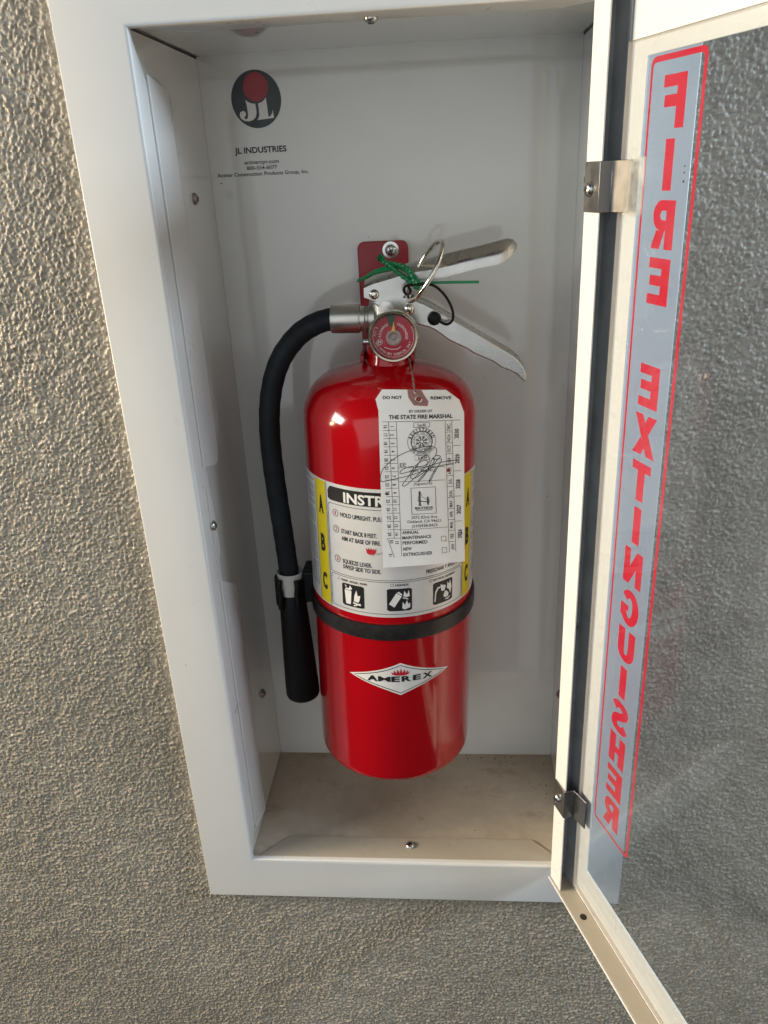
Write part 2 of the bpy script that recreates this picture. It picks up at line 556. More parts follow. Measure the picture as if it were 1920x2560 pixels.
# ================================================================== stucco wall (the setting)
def make_wall():
    step = 0.0006
    x0, x1, z0, z1 = -0.41, 0.33, -0.24, 0.61
    nx, nz = int((x1 - x0) / step) + 1, int((z1 - z0) / step) + 1
    rng = np.random.default_rng(3)
    w = rng.standard_normal((nz, nx))
    fx = np.fft.fftfreq(nx, step)[None, :]
    fz = np.fft.fftfreq(nz, step)[:, None]
    k = np.sqrt(fx ** 2 + fz ** 2)

    def band(lam, sig, seed):
        wn = np.random.default_rng(seed).standard_normal((nz, nx))
        g = np.exp(-0.5 * ((k * lam - 1) / sig) ** 2)
        h = np.fft.ifft2(np.fft.fft2(wn) * g).real
        return h / h.std()
    a = band(0.0030, 0.45, 1)
    b = band(0.0019, 0.40, 2)
    c = band(0.03, 0.6, 4)
    # pebbles: rounded lumps standing up out of narrow pits
    rg = np.random.default_rng(11)
    peb = np.zeros((nz, nx))
    stamps = []
    for i in range(60):
        rm = 0.42 + 1.05 * rg.random() ** 1.8
        r_ = rm * 1e-3 / step
        m = int(r_) + 1
        zz_, xx_ = np.mgrid[-m:m + 1, -m:m + 1]
        dx, dz = xx_ - rg.uniform(-.5, .5), zz_ - rg.uniform(-.5, .5)
        pa = rg.uniform(0, math.pi)
        ca, sa = math.cos(pa), math.sin(pa)
        d2 = ((dx * ca + dz * sa) / r_) ** 2 + ((dz * ca - dx * sa) / (r_ * rg.uniform(0.55, 1.0))) ** 2
        stamps.append((m, (0.25 + 0.55 * rm) * rg.uniform(0.6, 1.0) * np.sqrt(np.clip(1 - d2, 0, 1))))
    n_p = int((x1 - x0) * (z1 - z0) / 0.00125 ** 2)
    for j0, i0, t_ in zip(rg.integers(4, nx - 5, n_p).tolist(), rg.integers(4, nz - 5, n_p).tolist(), rg.integers(0, 60, n_p).tolist()):
        m, st_ = stamps[t_]
        sub = peb[i0 - m:i0 + m + 1, j0 - m:j0 + m + 1]
        np.maximum(sub, st_, out=sub)
    g = np.exp(-0.5 * (k * 0.0011) ** 2)
    peb = np.fft.ifft2(np.fft.fft2(peb) * g).real
    h = peb * 1.5 + np.clip(a, -1.1, 1.2) * 0.05 + b * 0.04 + c * 0.16
    Y = 0.0073 - 0.00086 * h
    X, Z = np.meshgrid(np.linspace(x0, x1, nx), np.linspace(z0, z1, nz))
    V = np.stack([X, Y, Z], -1).reshape(-1, 3)
    idx = np.arange(nx * nz).reshape(nz, nx)
    q = np.stack([idx[:-1, :-1], idx[:-1, 1:], idx[1:, 1:], idx[1:, :-1]], -1).reshape(-1, 4)
    cx = V[q[:, 0], 0] + step / 2
    cz = V[q[:, 0], 2] + step / 2
    keep = ~((np.abs(cx) < 0.152) & (cz > -0.032) & (cz < 0.583))
    q = q[keep]
    # plain surround so that the wall goes on past the view
    L = 2.2
    ext = [(-L, -1.6), (L, -1.6), (L, 2.2), (-L, 2.2)]
    inn = [(x0, z0), (x1, z0), (x1, z1), (x0, z1)]
    n0 = len(V)
    V = np.vstack([V, [(x, 0.0066, z) for x, z in ext + inn]])
    q2 = np.array([(n0 + i, n0 + (i + 1) % 4, n0 + 4 + (i + 1) % 4, n0 + 4 + i) for i in range(4)])
    q = np.vstack([q, q2]).astype(np.int32)
    me = bpy.data.meshes.new('stucco_wall')
    me.vertices.add(len(V))
    me.vertices.foreach_set('co', V.astype(np.float32).ravel())
    me.loops.add(q.size)
    me.loops.foreach_set('vertex_index', q.ravel())
    me.polygons.add(len(q))
    me.polygons.foreach_set('loop_start', np.arange(0, q.size, 4, dtype=np.int32))
    me.polygons.foreach_set('use_smooth', np.ones(len(q), dtype=bool))
    me.update(calc_edges=True)
    me.materials.append(M['stucco'])
    o = bpy.data.objects.new('stucco_wall', me)
    col.objects.link(o)
    o['kind'] = 'structure'
    o['label'] = 'rough beige grey stucco wall around the white cabinet'


make_wall()

# ================================================================== cabinet: trim, tub, flanges, screws, maker's print
HW, HT, TR, TB, DEP = 0.12, 0.5513, 0.0381, 0.0376, 0.1244
cab = empty('extinguisher_cabinet', (0, 0, 0),
            label='white enamelled recessed steel cabinet with its glazed door swung open', category='cabinet')


def frame_sweep(prof, mb):
    """sweep (inset, y) profile round the opening rectangle, mitred"""
    def ring(i, y):
        X, ZB, ZT = HW + TR - i, -TB + i * TB / TR, HT + TR - i
        return [(-X, y, ZB), (X, y, ZB), (X, y, ZT), (-X, y, ZT)]
    vs = []
    for (i, y) in prof:
        vs += ring(i, y)
    fs = []
    for j in range(len(prof) - 1):
        for k in range(4):
            k2 = (k + 1) % 4
            fs.append((j * 4 + k, j * 4 + k2, (j + 1) * 4 + k2, (j + 1) * 4 + k))
    mb.add(vs, fs)


mb = MB()
prof = [(0.0012, 0.010), (0.0, 0.0095), (0.0, 0.0009)]
prof += [(0.0009 * (1 - math.cos(R(a))), 0.0009 * (1 - math.sin(R(a)))) for a in (22, 45, 68, 90)]
prof += [(TR - 0.0022, 0.0)]
prof += [(TR - 0.0022 + 0.0022 * math.sin(R(a)), 0.0022 * (1 - math.cos(R(a)))) for a in (20, 40, 60, 80, 90)]
prof += [(TR, 0.0045), (TR - 0.001, 0.0045)]
frame_sweep(prof, mb)
mb.build('trim_frame', 'trim', cab, angle=50)

# tub
T = 0.0012
mb = MB().box(-HW - 0.0012, HW + 0.0012, DEP, DEP + T, -0.0014, HT + 0.0014)
mb.build('back_panel', 'tub', cab)
mb = MB().box(-HW - 0.0012 - T, -HW - 0.0012, 0.0055, DEP, -0.0006, HT + 0.0004)
mb.build('side_panel', 'tub', cab, bevel=0.0003)
mb = MB().box(HW + 0.0012, HW + 0.0012 + T, 0.0055, DEP, -0.0006, HT + 0.0004)
mb.build('side_panel', 'tub', cab, bevel=0.0003)
mb = MB().box(-HW - 0.004, HW + 0.004, 0.0055, DEP, HT + 0.0014, HT + 0.0014 + T)
mb.build('top_panel', 'tub', cab)
mb = MB().box(-HW - 0.004, HW + 0.004, 0.0055, DEP, -0.0014 - T, -0.0014)
mb.build('bottom_panel', 'floor', cab)
mb = MB()   # outer shell behind the seams: five walls, open to the front
o_, i_ = 0.0085, 0.0065
mb.box(-HW - o_, HW + o_, DEP + 0.004, DEP + 0.006, -o_, HT + o_)
mb.box(-HW - o_, -HW - i_, 0.008, DEP + 0.004, -o_, HT + o_)
mb.box(HW + i_, HW + o_, 0.008, DEP + 0.004, -o_, HT + o_)
mb.box(-HW - i_, HW + i_, 0.008, DEP + 0.004, HT + i_, HT + o_)
mb.box(-HW - i_, HW + i_, 0.008, DEP + 0.004, -o_, -i_)
mb.build('outer_shell', 'void', cab)

# folded flanges of the trim, ends cut at an angle
for sx in (-1, 1):
    x0, x1 = sx * HW, sx * (HW + 0.0009)
    poly = [(0.0045, HT - 0.0045), (0.0165, HT - 0.0205), (0.025, HT - 0.029), (0.025, 0.0265), (0.0045, 0.0055)]
    mb = MB().prism(poly, lambda a, b: (x0, a, b), lambda a, b: (x1, a, b))
    mb.build('flange', 'trim', cab, bevel=0.0003)
    y0, y1 = sx * (HW - 0.0001), sx * (HW - 0.0014)
    up = round_poly([(0.0172, 0.5325), (0.0485, 0.5275), (0.0500, 0.3050), (0.0172, 0.3145)], [0, 0, 0.010, 0])
    lo = round_poly([(0.0172, 0.2338), (0.0510, 0.2130), (0.0465, 0.0060), (0.0172, 0.0150)], [0, 0.011, 0, 0])
    for p in (up, lo):
        MB().prism(p, lambda a, b: (y0, a, b), lambda a, b: (y1, a, b)).build('door_stop', 'trim', cab, bevel=0.0003)
    if sx < 0:
        mid = round_poly([(0.0170, 0.2990), (0.0232, 0.2950), (0.0262, 0.2820), (0.0275, 0.2520), (0.0170, 0.2400)], [0.001, 0.002, 0.004, 0.006, 0.003])
        MB().prism(mid, lambda a, b: (sx * (HW - 0.0001), a, b), lambda a, b: (sx * (HW - 0.0006), a, b)).build('flange_tab', 'trim', cab, bevel=0.0002)
    screw_head('screw', cab, (sx * (HW - 0.0006), 0.0189, 0.2735), (-sx, 0, 0), 0.0034)
    screw_head('screw', cab, (sx * (HW + 0.0012), 0.0792, 0.4702), (-sx, 0, 0), 0.0036, 'hub')
    screw_head('screw', cab, (sx * (HW + 0.0012), 0.0885, 0.0900), (-sx, 0, 0), 0.0036, 'hub')
bot = [(-HW + 0.004, 0.0045), (-0.0948, 0.0252), (0.0945, 0.0255), (HW - 0.004, 0.0045)]
MB().prism(bot, lambda a, b: (a, b, -0.0009), lambda a, b: (a, b, 0.0)).build('flange', 'door_dusty', cab, bevel=0.0003)
MB().prism(bot, lambda a, b: (a, b, HT), lambda a, b: (a, b, HT + 0.0009)).build('flange', 'trim', cab, bevel=0.0003)
screw_head('screw', cab, (0.0005, 0.0170, 0.0), (0, 0, 1), 0.0036)
screw_head('screw', cab, (-0.0009, 0.0172, HT), (0, 0, -1), 0.0036)

# maker's print on the back panel
mk = empty('maker_print', (-0.0853, DEP, 0.52), cab)
fy = lambda k: (lambda x, z: (x + 0.0853, -0.00012 * k, z - 0.52))
MB().sheet(ellipse(-0.0853, 0.5270, 0.0163, 0.0168, 56), fy(1)).build('logo_disc', 'logo_black', mk)
MB().sheet(ellipse(-0.0850, 0.5340, 0.0081, 0.0084, 40), fy(2)).build('logo_ball', 'logo_red', mk)


def lp(px, py):
    return (-0.0853 + (px - 750 - 0.05 * (py - 364)) * 6.2e-5, 0.5270 - (py - 364) * 5.6e-5)


Jp = [(636, 362), (668, 390), (705, 405), (738, 409), (746, 460), (748, 510), (735, 550), (705, 578), (660, 588), (615, 580), (580, 555),
      (567, 520), (575, 490), (600, 475), (625, 484), (636, 510), (628, 532), (614, 545), (632, 566), (652, 553), (657, 520), (650, 440)]
Lp = [(768, 407), (805, 397), (835, 375), (853, 348), (862, 440), (872, 552), (893, 545), (911, 520), (920, 480), (931, 566), (840, 573), (750, 579), (768, 560), (776, 530), (774, 470)]
mb = MB()
for pp in (Jp, Lp):
    mb.sheet([lp(*p) for p in pp][::-1], fy(2))
mb.build('logo_letters', 'ink_white', mk)
mb = MB()
for s, a, b, z, cap, bo in [('JL INDUSTRIES', -0.1030, -0.0683, 0.4957, 0.0034, 2), ('activarcpg.com', -0.0973, -0.0742, 0.4890, 0.0023, 1),
                            ('800-554-6077', -0.0961, -0.0756, 0.4855, 0.0022, 1), ('Activar Construction Products Group, Inc.', -0.1166, -0.0548, 0.4819, 0.0022, 1)]:
    write(mb, s, (a, z), (b, z), cap, fy(1), bo)
mb.build('lettering', 'ink', mk)

# ================================================================== door (part of the cabinet), hinged on the right edge
HX, HY, TH = 0.1155, -0.0048, 1.2254
door = empty('door', (HX, HY, 0), cab)
_u = Vector((math.cos(TH), -math.sin(TH), 0))
_w = Vector((-math.sin(TH), -math.cos(TH), 0))


def D(u, v, w):
    p = _u * u + _w * w
    return (p.x, p.y, v)


DW, DH, LIP, LD = 0.247, 0.5545, 0.0144, 0.0115
GU0, GU1, GV0, GV1 = 0.0290, 0.2180, 0.0310, 0.5222
# sheet-metal pan: face ring with the window cut out
mb = MB()
outer = [(0.0, 0.0), (DW, 0.0), (DW, DH), (0.0, DH)]
inner = [(GU0, GV0), (GU1, GV0), (GU1, GV1), (GU0, GV1)]
vs = [D(u, v, w) for w in (0.0, -0.0011) for (u, v) in outer + inner]
fs = []
for k in range(4):
    k2 = (k + 1) % 4
    fs.append((k, k2, 4 + k2, 4 + k))
    fs.append((8 + k, 12 + k, 12 + k2, 8 + k2))
    fs.append((4 + k, 4 + k2, 12 + k2, 12 + k))
    fs.append((k, 8 + k, 8 + k2, k2))
mb.add(vs, fs)
mb.build('door_face', 'door', door, bevel=0.0003)
t = 0.0010
# hinge stile: return and lip folded over an open channel
mb = MB().prism([(0.0, 0.0002), (0.0, LD), (LIP, LD), (LIP, LD - t), (t, LD - t), (t, 0.0002)], lambda a, b: D(a, 0.0002, b), lambda a, b: D(a, DH - 0.0004, b))
mb.build('hinge_stile', 'door', door, bevel=0.0003)
mb = MB().box(0.0, DW - t, -t, 0.0, 0.0, LD + 0.0006, 0, D)
mb.build('bottom_return', 'door_dusty', door, bevel=0.0003)
MB().box(0.0, DW - t, DH - 0.0002, DH + t, 0.0, LD, 0, D).build('top_return', 'door', door, bevel=0.0003)
MB().box(DW - t, DW, -t, DH + t, 0.0002, LD, 0, D).build('free_edge_return', 'door', door, bevel=0.0003)
# bright folded edge of the bottom return
MB().box(-0.0004, DW - t, -0.0016, -0.0002, LD + 0.0007, LD + 0.0016, 0, D).build('folded_edge', 'door', door, bevel=0.0003)
hp = ellipse(0.0387, 0.0060, 0.0026, 0.0023, 20)
MB().sheet(hp, lambda u, w: D(u, 0.00015, w)).build('drilled_hole', 'ink', door)
# acrylic pane on the inside of the face, its cut edge visible
mb = MB()
pu0, pu1, pv0, pv1, pw0, pw1 = 0.0170, 0.2300, 0.0070, 0.5294, 0.0004, 0.0026
vs = [D(u, v, w) for w in (pw0, pw1) for (u, v) in ((pu0, pv0), (pu1, pv0), (pu1, pv1), (pu0, pv1))]
mb.add(vs, [(0, 3, 2, 1), (4, 5, 6, 7)], 0)
mb.add(vs, [(0, 1, 5, 4), (1, 2, 6, 5), (2, 3, 7, 6), (3, 0, 4, 7)], 1)
mb.build('acrylic_pane', ['acrylic', 'acrylic_edge'], door, smooth=False)

# added dark strip in the channel; its grey stands in for the lip's shade
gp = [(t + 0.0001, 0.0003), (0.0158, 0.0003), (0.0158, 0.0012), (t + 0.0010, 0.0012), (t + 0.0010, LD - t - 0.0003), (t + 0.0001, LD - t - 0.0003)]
MB().prism(gp, lambda a, b: D(a, 0.0010, b), lambda a, b: D(a, DH - 0.0012, b)).build('channel_shade', 'channel_shade', door, bevel=0.0002)

# vinyl letters and border on the outside of the pane (they read from outside, so mirrored from in here)
DWV = 0.00015
fd = lambda x, y: D((52.0 - x) / 1000, y / 1000, DWV)          # x runs to the reader's right, outside
V, H_ = 6.4, 4.7                                                 # stem and bar weights, mm
LW, LH = 16.4, 21.1


def rect(x0, x1, y0, y1):
    return [(x0, y0), (x1, y0), (x1, y1), (x0, y1)]


def strip(po, pi):
    n = len(po)
    return [[po[i], po[i + 1], pi[i + 1], pi[i]] for i in range(n - 1)]


def letter(ch):
    l, r, t_, b_ = -LW / 2, LW / 2, LH, 0.0
    m = LH / 2
    P = []
    if ch == 'I':
        P = [rect(-3.3, 3.3, b_, t_)]
    elif ch in 'FE':
        P = [rect(l, l + V, b_, t_), rect(l + V, r, t_ - H_, t_), rect(l + V, r - 1.2, m - H_ / 2 + 0.4, m + H_ / 2 + 0.4)]
        if ch == 'E':
            P.append(rect(l + V, r, b_, b_ + H_))
    elif ch == 'T':
        P = [rect(l, r, t_ - H_, t_), rect(-3.2, 3.2, b_, t_ - H_)]
    elif ch == 'H':
        P = [rect(l, l + V, b_, t_), rect(r - V, r, b_, t_), rect(l + V, r - V, m - 2.4, m + 2.4)]
    elif ch == 'X':
        l, r = l - 1.5, r + 1.5
        P = [[(l, b_), (l + 7.2, b_), (r - 0.4, t_), (r - 7.2, t_)],
             [(l + 0.4, t_), (-3.2, m + 1.2), (0.7, m + 6.2), (l + 7.6, t_)],
             [(r, b_), (3.2, m - 1.2), (-0.7, m - 6.2), (r - 7.6, b_)]]
    elif ch == 'N':
        l, r = l - 0.4, r + 0.4
        P = [rect(l, l + 5.6, b_, t_), rect(r - 5.6, r, b_, t_), [(l + 5.6, t_), (l + 5.6, t_ - 10.5), (r - 5.6, b_), (r - 5.6, b_ + 10.5)]]
    elif ch == 'U':
        n = 14
        po = [(l, t_)] + [(0 + (LW / 2) * math.cos(R(a)), 7.6 + 7.6 * math.sin(R(a))) for a in np.linspace(180, 360, n)] + [(r, t_)]
        pi = [(l + V, t_)] + [(0 + (LW / 2 - V) * math.cos(R(a)), 7.6 + 3.0 * math.sin(R(a))) for a in np.linspace(180, 360, n)] + [(r - V, t_)]
        P = strip(po, pi)
    elif ch == 'R':
        n = 12
        cx, ry = r - 6.2, 6.5
        po = [(l + V, t_)] + [(cx + 6.2 * math.cos(R(a)), t_ - ry + ry * math.sin(R(a))) for a in np.linspace(90, -90, n)] + [(l + V, t_ - 2 * ry)]
        pi = [(l + V, t_ - 4.4)] + [(cx - 1.6 + 2.4 * math.cos(R(a)), t_ - ry + 2.1 * math.sin(R(a))) for a in np.linspace(90, -90, n)] + [(l + V, t_ - 2 * ry + 4.4)]
        P = [rect(l, l + V, b_, t_)] + strip(po, pi) + [[(l + V + 0.4, t_ - 2 * ry), (r - 3.2, t_ - 2 * ry + 0.0), (r + 0.4, b_), (r - 6.4, b_)]]
    elif ch == 'G':
        aa = np.linspace(38, 315, 30)
        po = [(9.0 * math.cos(R(a)), m + 10.9 * math.sin(R(a))) for a in aa]
        pi = [(2.9 * math.cos(R(a)), m + 6.2 * math.sin(R(a))) for a in aa]
        P = strip(po, pi) + [[po[-1], (8.4, m - 6.5), (8.4, m + 1.0), (1.0, m + 1.0), (1.0, m - 2.6), (3.0, m - 2.6), pi[-1]]]
    elif ch == 'S':
        c = spline([(6.2, 16.2), (3.6, 18.6), (0.0, 19.0), (-4.4, 17.6), (-5.2, 14.6), (-2.2, 11.8), (2.6, 9.6), (5.3, 6.4), (4.2, 3.2), (0.0, 2.1), (-3.8, 2.6), (-6.4, 5.2)], 4)
        po, pi = [], []
        for i, p in enumerate(c):
            a_, b2 = np.array(c[max(i - 1, 0)]), np.array(c[min(i + 1, len(c) - 1)])
            tt = (b2 - a_) / np.linalg.norm(b2 - a_)
            nn = np.array((-tt[1], tt[0]))
            wv = 2.25 + 0.75 * abs(tt[1])
            po.append(tuple(np.array(p) + nn * wv))
            pi.append(tuple(np.array(p) - nn * wv))
        P = strip(po, pi)
    return P


base = {0: 491.8, 1: 466.7, 2: 441.7, 3: 416.7, 4: 366.7, 5: 341.6, 6: 316.5, 7: 291.6, 8: 266.6, 9: 241.6, 10: 217.0, 11: 192.0, 12: 167.4, 13: 143.0, 14: 118.0, 15: 93.5}
for i, ch in enumerate('FIREEXTINGUISHER'):
    mb = MB()
    for poly in letter(ch):
        mb.sheet([(x, y + base[i]) for x, y in poly], fd)
    mb.build('vinyl_letter', 'vinyl', door, smooth=False)
mb = MB()
bo = round_poly(rect(-20.6, 19.0, 85.6, 521.0), 4.0, 6)
bi = round_poly(rect(-18.5, 17.4, 87.6, 518.6), 2.6, 6)
mb.add([fd(*p) for p in bo] + [fd(*p) for p in bi], [(i, (i + 1) % len(bo), len(bo) + (i + 1) % len(bo), len(bo) + i) for i in range(len(bo))])
mb.build('vinyl_border', 'vinyl', door, smooth=False)
mb = MB()
for y, r_ in ((470.5, 0.55), (474.0, 0.42), (476.6, 0.35)):
    mb.sheet(ellipse(-12.0, y, r_ * 1.2, r_, 10), lambda x, y: D((52.0 - x) / 1000, y / 1000, DWV))
mb.build('tiny_print', 'ink', door)

# spring clips: tongue on the stile face, step down its side, foot on the pane rim
for v0, v1 in ((0.4570, 0.4802), (0.0700, 0.0925)):
    poly = [(0.0013, LD + 0.0004), (LIP + 0.0004, LD + 0.0004), (LIP + 0.0006, 0.0052), (0.0285, 0.0032),
            (0.0285, 0.0040), (LIP + 0.0014, 0.0062), (LIP + 0.0013, LD + 0.0012), (0.0013, LD + 0.0012)]
    MB().prism(poly, lambda a, b: D(a, v0, b), lambda a, b: D(a, v1, b)).build('spring_clip', 'clip', door, bevel=0.0002)
    n_ = D(0, 0, 1)
    screw_head('screw', door, D(0.0068, (v0 + v1) / 2 - 0.001, LD + 0.0012), n_, 0.0034)
MB().box(0.0240, 0.0405, 0.4560, 0.4812, 0.0042, 0.00435, 0, D).build('clear_tape', 'tape', door)
for v in (0.3300, 0.2130):
    mb = MB().tube([D(t, v, 0.0050), D(t + 0.0042, v + 0.0006, 0.0048)], 0.0019, 8)
    mb.build('rivet_stub', 'clip', door)
# hinge knuckle between stile and trim
MB().tube([(-0.001, 0.0035, 0.004), (-0.001, 0.0035, DH - 0.004)], 0.0024, 10).build('hinge_pin', 'door', door)

# loose grit on the cabinet floor, thickest along the back edge
import bmesh
bm = bmesh.new()
rg = random.Random(21)
for i in range(46):
    if i < 26:
        x, y = rg.triangular(-0.02, 0.118, 0.085), DEP - abs(rg.gauss(0, 0.006)) - 0.001
    elif i < 38:
        x, y = 0.118 - abs(rg.gauss(0, 0.010)), rg.uniform(0.03, DEP)
    else:
        x, y = rg.uniform(-0.115, 0.115), rg.uniform(0.028, DEP - 0.01)
    r_ = rg.uniform(0.00015, 0.0006) if i < 38 else rg.uniform(0.0002, 0.0006)
    ret = bmesh.ops.create_icosphere(bm, subdivisions=1, radius=r_, matrix=Matrix.Translation((x, y, -0.0014 + r_ * 0.5)))
    for v in ret['verts']:
        v.co += Vector((rg.uniform(-1, 1), rg.uniform(-1, 1), rg.uniform(-0.6, 0.6))) * r_ * 0.45
me = bpy.data.meshes.new('grit')
bm.to_mesh(me)
bm.free()
me.materials.append(M['grit'])
o = bpy.data.objects.new('grit', me)
col.objects.link(o)
o['kind'] = 'stuff'
o['label'] = 'loose dark grit scattered on the dusty cabinet floor'
o['category'] = 'grit'

# ================================================================== fire extinguisher
EX, EY, EZ, LEAN = -0.0107, 0.0642, 0.0714, math.atan(0.0266)
RC = 0.0572
ext = empty('fire_extinguisher', (EX, EY, EZ), label='red cylinder fire extinguisher with black hose and silver instruction label', category='fire extinguisher')
ext.rotation_euler = (0, LEAN, 0)

prof = [(0.0440, 0.0045), (0.0490, 0.0006), (0.0535, 0.0002), (0.0558, 0.0012), (0.0568, 0.0034), (RC, 0.0065), (RC, 0.255)]
prof += spline([(RC, 0.2585), (0.0565, 0.2680), (0.0535, 0.2762), (0.0485, 0.2836), (0.0400, 0.2895), (0.0290, 0.2935), (0.0190, 0.2958), (0.0150, 0.2965)], 4)
mb = MB().lathe(prof, 128)
mb.build('cylinder', 'red', ext, angle=60)
pr = [(0.0150, 0.2955), (0.0146, 0.2985), (0.0140, 0.3000), (0.0140, 0.3075), (0.0133, 0.3085), (0.0133, 0.3110)]
MB().lathe(pr, 48).build('neck', 'red', ext)

# valve body: turned aluminium column with a boss for the gauge and one for the hose
va = empty('valve', (0, 0, 0.31), ext)
zz = -0.31
mb = MB()
mb.lathe([(0.0128, 0.3108 + zz), (0.0128, 0.3150 + zz), (0.0120, 0.3165 + zz), (0.0118, 0.3330 + zz), (0.0108, 0.3400 + zz), (0.0080, 0.3440 + zz), (0.0080, 0.3470 + zz)], 40)
mb.build('valve_body', 'alu', va)
Mx = Matrix.Translation((-0.008, -0.003, 0.3247 + zz)) @ Matrix.Rotation(R(-90), 4, 'Y')
MB().lathe([(0.0088, 0), (0.0085, 0.0035), (0.0070, 0.0042), (0.0070, 0.010)], 32, Mx).build('hose_boss', 'alu', va)
My = Matrix.Translation((0.005, -0.009, 0.3182 + zz)) @ Matrix.Rotation(R(90), 4, 'X')
MB().lathe([(0.0065, 0), (0.0065, 0.013)], 24, My).build('gauge_stem', 'brass', va)
MB().tube([(-0.0110, -0.006, 0.3105 + zz), (-0.0155, -0.006, 0.3105 + zz)], 0.0020, 10).build('relief_plug', 'steel', va)

# squeeze lever: bent channel, roof-shaped in section
st = [(-13.8, 338.5, 344.0, 347.5), (-8.0, 336.6, 346.4, 350.3), (2.6, 336.0, 349.2, 354.0), (9.0, 337.6, 351.2, 356.0), (15.0, 343.0, 352.6, 357.6), (27.7, 347.7, 354.3, 360.7),
      (44.4, 351.9, 357.2, 364.4), (58.0, 355.0, 359.8, 367.2), (67.0, 356.4, 361.2, 369.5), (72.5, 359.2, 363.2, 370.7), (76.3, 362.2, 365.0, 370.2), (78.6, 364.6, 366.0, 367.8)]
yw = [11.6, 11.8, 11.8, 11.6, 11.0, 10.2, 9.6, 9.4, 9.2, 8.4, 6.2, 3.0]
mb = MB()
vs, fs = [], []
for (x, s0, s1, s2), y in zip(st, yw):
    x, s0, s1, s2, y = x / 1e3, s0 / 1e3, s1 / 1e3, s2 / 1e3, y / 1e3
    o = [(-y, s0), (-y, s1), (-y * 0.86, s1 + (s2 - s1) * 0.35), (-y * 0.25, s2), (y * 0.25, s2), (y * 0.86, s1 + (s2 - s1) * 0.35), (y, s1), (y, s0)]
    tt = min(0.0011, y * 0.35)
    inn = [(-y + tt, s0), (-y + tt, s1 - tt * 0.3), (-y * 0.86 + tt, s1 + (s2 - s1) * 0.3 - tt * 0.4), (-y * 0.2, s2 - tt), (y * 0.2, s2 - tt), (y * 0.86 - tt, s1 + (s2 - s1) * 0.3 - tt * 0.4), (y - tt, s1 - tt * 0.3), (y - tt, s0)]
    vs += [(x, a, b - 0.31) for a, b in o + inn[::-1]]
m_ = 16
for i in range(len(st) - 1):
    for k in range(m_):
        k2 = (k + 1) % m_
        fs.append((i * m_ + k, (i + 1) * m_ + k, (i + 1) * m_ + k2, i * m_ + k2))
fs.append(tuple(range(m_)))
fs.append(tuple((len(st) - 1) * m_ + k for k in range(m_))[::-1])
mb.add(vs, fs)
mb.build('squeeze_lever', 'plate', va, angle=30)

# carrying handle below: folded plate with a wavy grip edge and hooked tip
top = [(-9.5, 335.5), (-3.0, 338.0), (8.0, 339.4), (16.4, 337.0), (24.9, 333.4), (39.2, 325.3), (59.4, 313.4), (78.5, 302.1), (83.7, 297.4), (87.3, 291.1), (87.8, 287.4), (86.5, 285.2)]
botm = [(84.0, 287.6), (81.4, 290.2), (77.0, 292.4), (70.9, 294.9), (66.5, 298.2), (61.0, 300.6), (54.7, 303.3), (49.5, 306.6), (44.0, 309.2), (38.0, 312.1), (33.5, 315.6), (30.0, 318.0), (26.4, 319.8), (20.0, 321.5), (12.0, 324.0), (5.0, 327.8), (-3.0, 331.6)]
poly = [(a / 1e3, b / 1e3 - 0.31) for a, b in top + botm]
for y0, y1 in ((-0.0110, -0.0092), (0.0092, 0.0110)):
    mb = MB().prism(poly, lambda a, b: (a, y0, b), lambda a, b: (a, y1, b))
    mb.build('handle_cheek', 'plate', va, bevel=0.0008, seg=3)
mb = MB()
ridge = [(16.4, 336.6), (24.9, 333.0), (39.2, 324.9), (59.4, 313.0), (78.5, 301.7), (83.7, 297.0), (87.0, 291.1), (87.5, 287.4)]
vs, fs = [], []
for a, b in ridge:
    vs += [(a / 1e3, -0.0094, b / 1e3 - 0.31), (a / 1e3, 0.0094, b / 1e3 - 0.31), (a / 1e3 - 0.0006, 0.0094, b / 1e3 - 0.311), (a / 1e3 - 0.0006, -0.0094, b / 1e3 - 0.311)]
for i in range(len(ridge) - 1):
    for k in range(4):
        fs.append((4 * i + k, 4 * i + (k + 1) % 4, 4 * i + 4 + (k + 1) % 4, 4 * i + 4 + k))
fs += [(0, 3, 2, 1), tuple(4 * (len(ridge) - 1) + k for k in range(4))]
mb.add(vs, fs)
mb.build('handle_top', 'plate', va, angle=45)
for x, s, r_ in ((-7.5, 340.3, 3.1), (14.0, 331.1, 3.2)):
    q = Matrix.Translation((x / 1e3, -0.0106 if x > 0 else -0.0118, s / 1e3 - 0.31)) @ Matrix.Rotation(R(90), 4, 'X')
    r_ /= 1e3
    MB().lathe([(r_, -0.0005), (r_, 0.0006), (r_ * 0.85, 0.0015), (r_ * 0.5, 0.0021), (r_ * 0.15, 0.0023)], 20, q).build('rivet', 'ring', va)

# pull pin with its ring, and the black tether with stopper
MB().tube([(0.0135, 0.014, 0.3385 - 0.31), (0.0135, -0.0175, 0.3395 - 0.31)], 0.0016, 10).build('pull_pin', 'ring', va)
c_ = Vector((0.0237, -0.0215, 0.3546 - 0.31))
e1 = Vector((0.508, 0.0, 0.861))
e2 = Vector((0.861 * 0.27, -0.95, -0.508 * 0.27)).normalized()
pts = [tuple(c_ + e1 * 0.0192 * math.cos(a) + e2 * 0.0150 * math.sin(a)) for a in np.linspace(0, 2 * math.pi, 49)[:-1]]
MB().tube(pts, 0.0014, 10, closed=True).build('pull_ring', 'ring', va)
pts = [(32.8, -15.5, 324.2), (37.1, -17, 322.8), (40.5, -18, 325.9), (40.1, -19, 332.1), (36.2, -20, 339.7), (30.6, -21, 345.4), (25.1, -21.5, 347.3), (18.1, -20, 346.6), (12.5, -18.5, 346.0), (11.0, -17, 343.0), (13.2, -17, 340.5), (15.0, -17.5, 343.0), (13.5, -19, 346.0)]
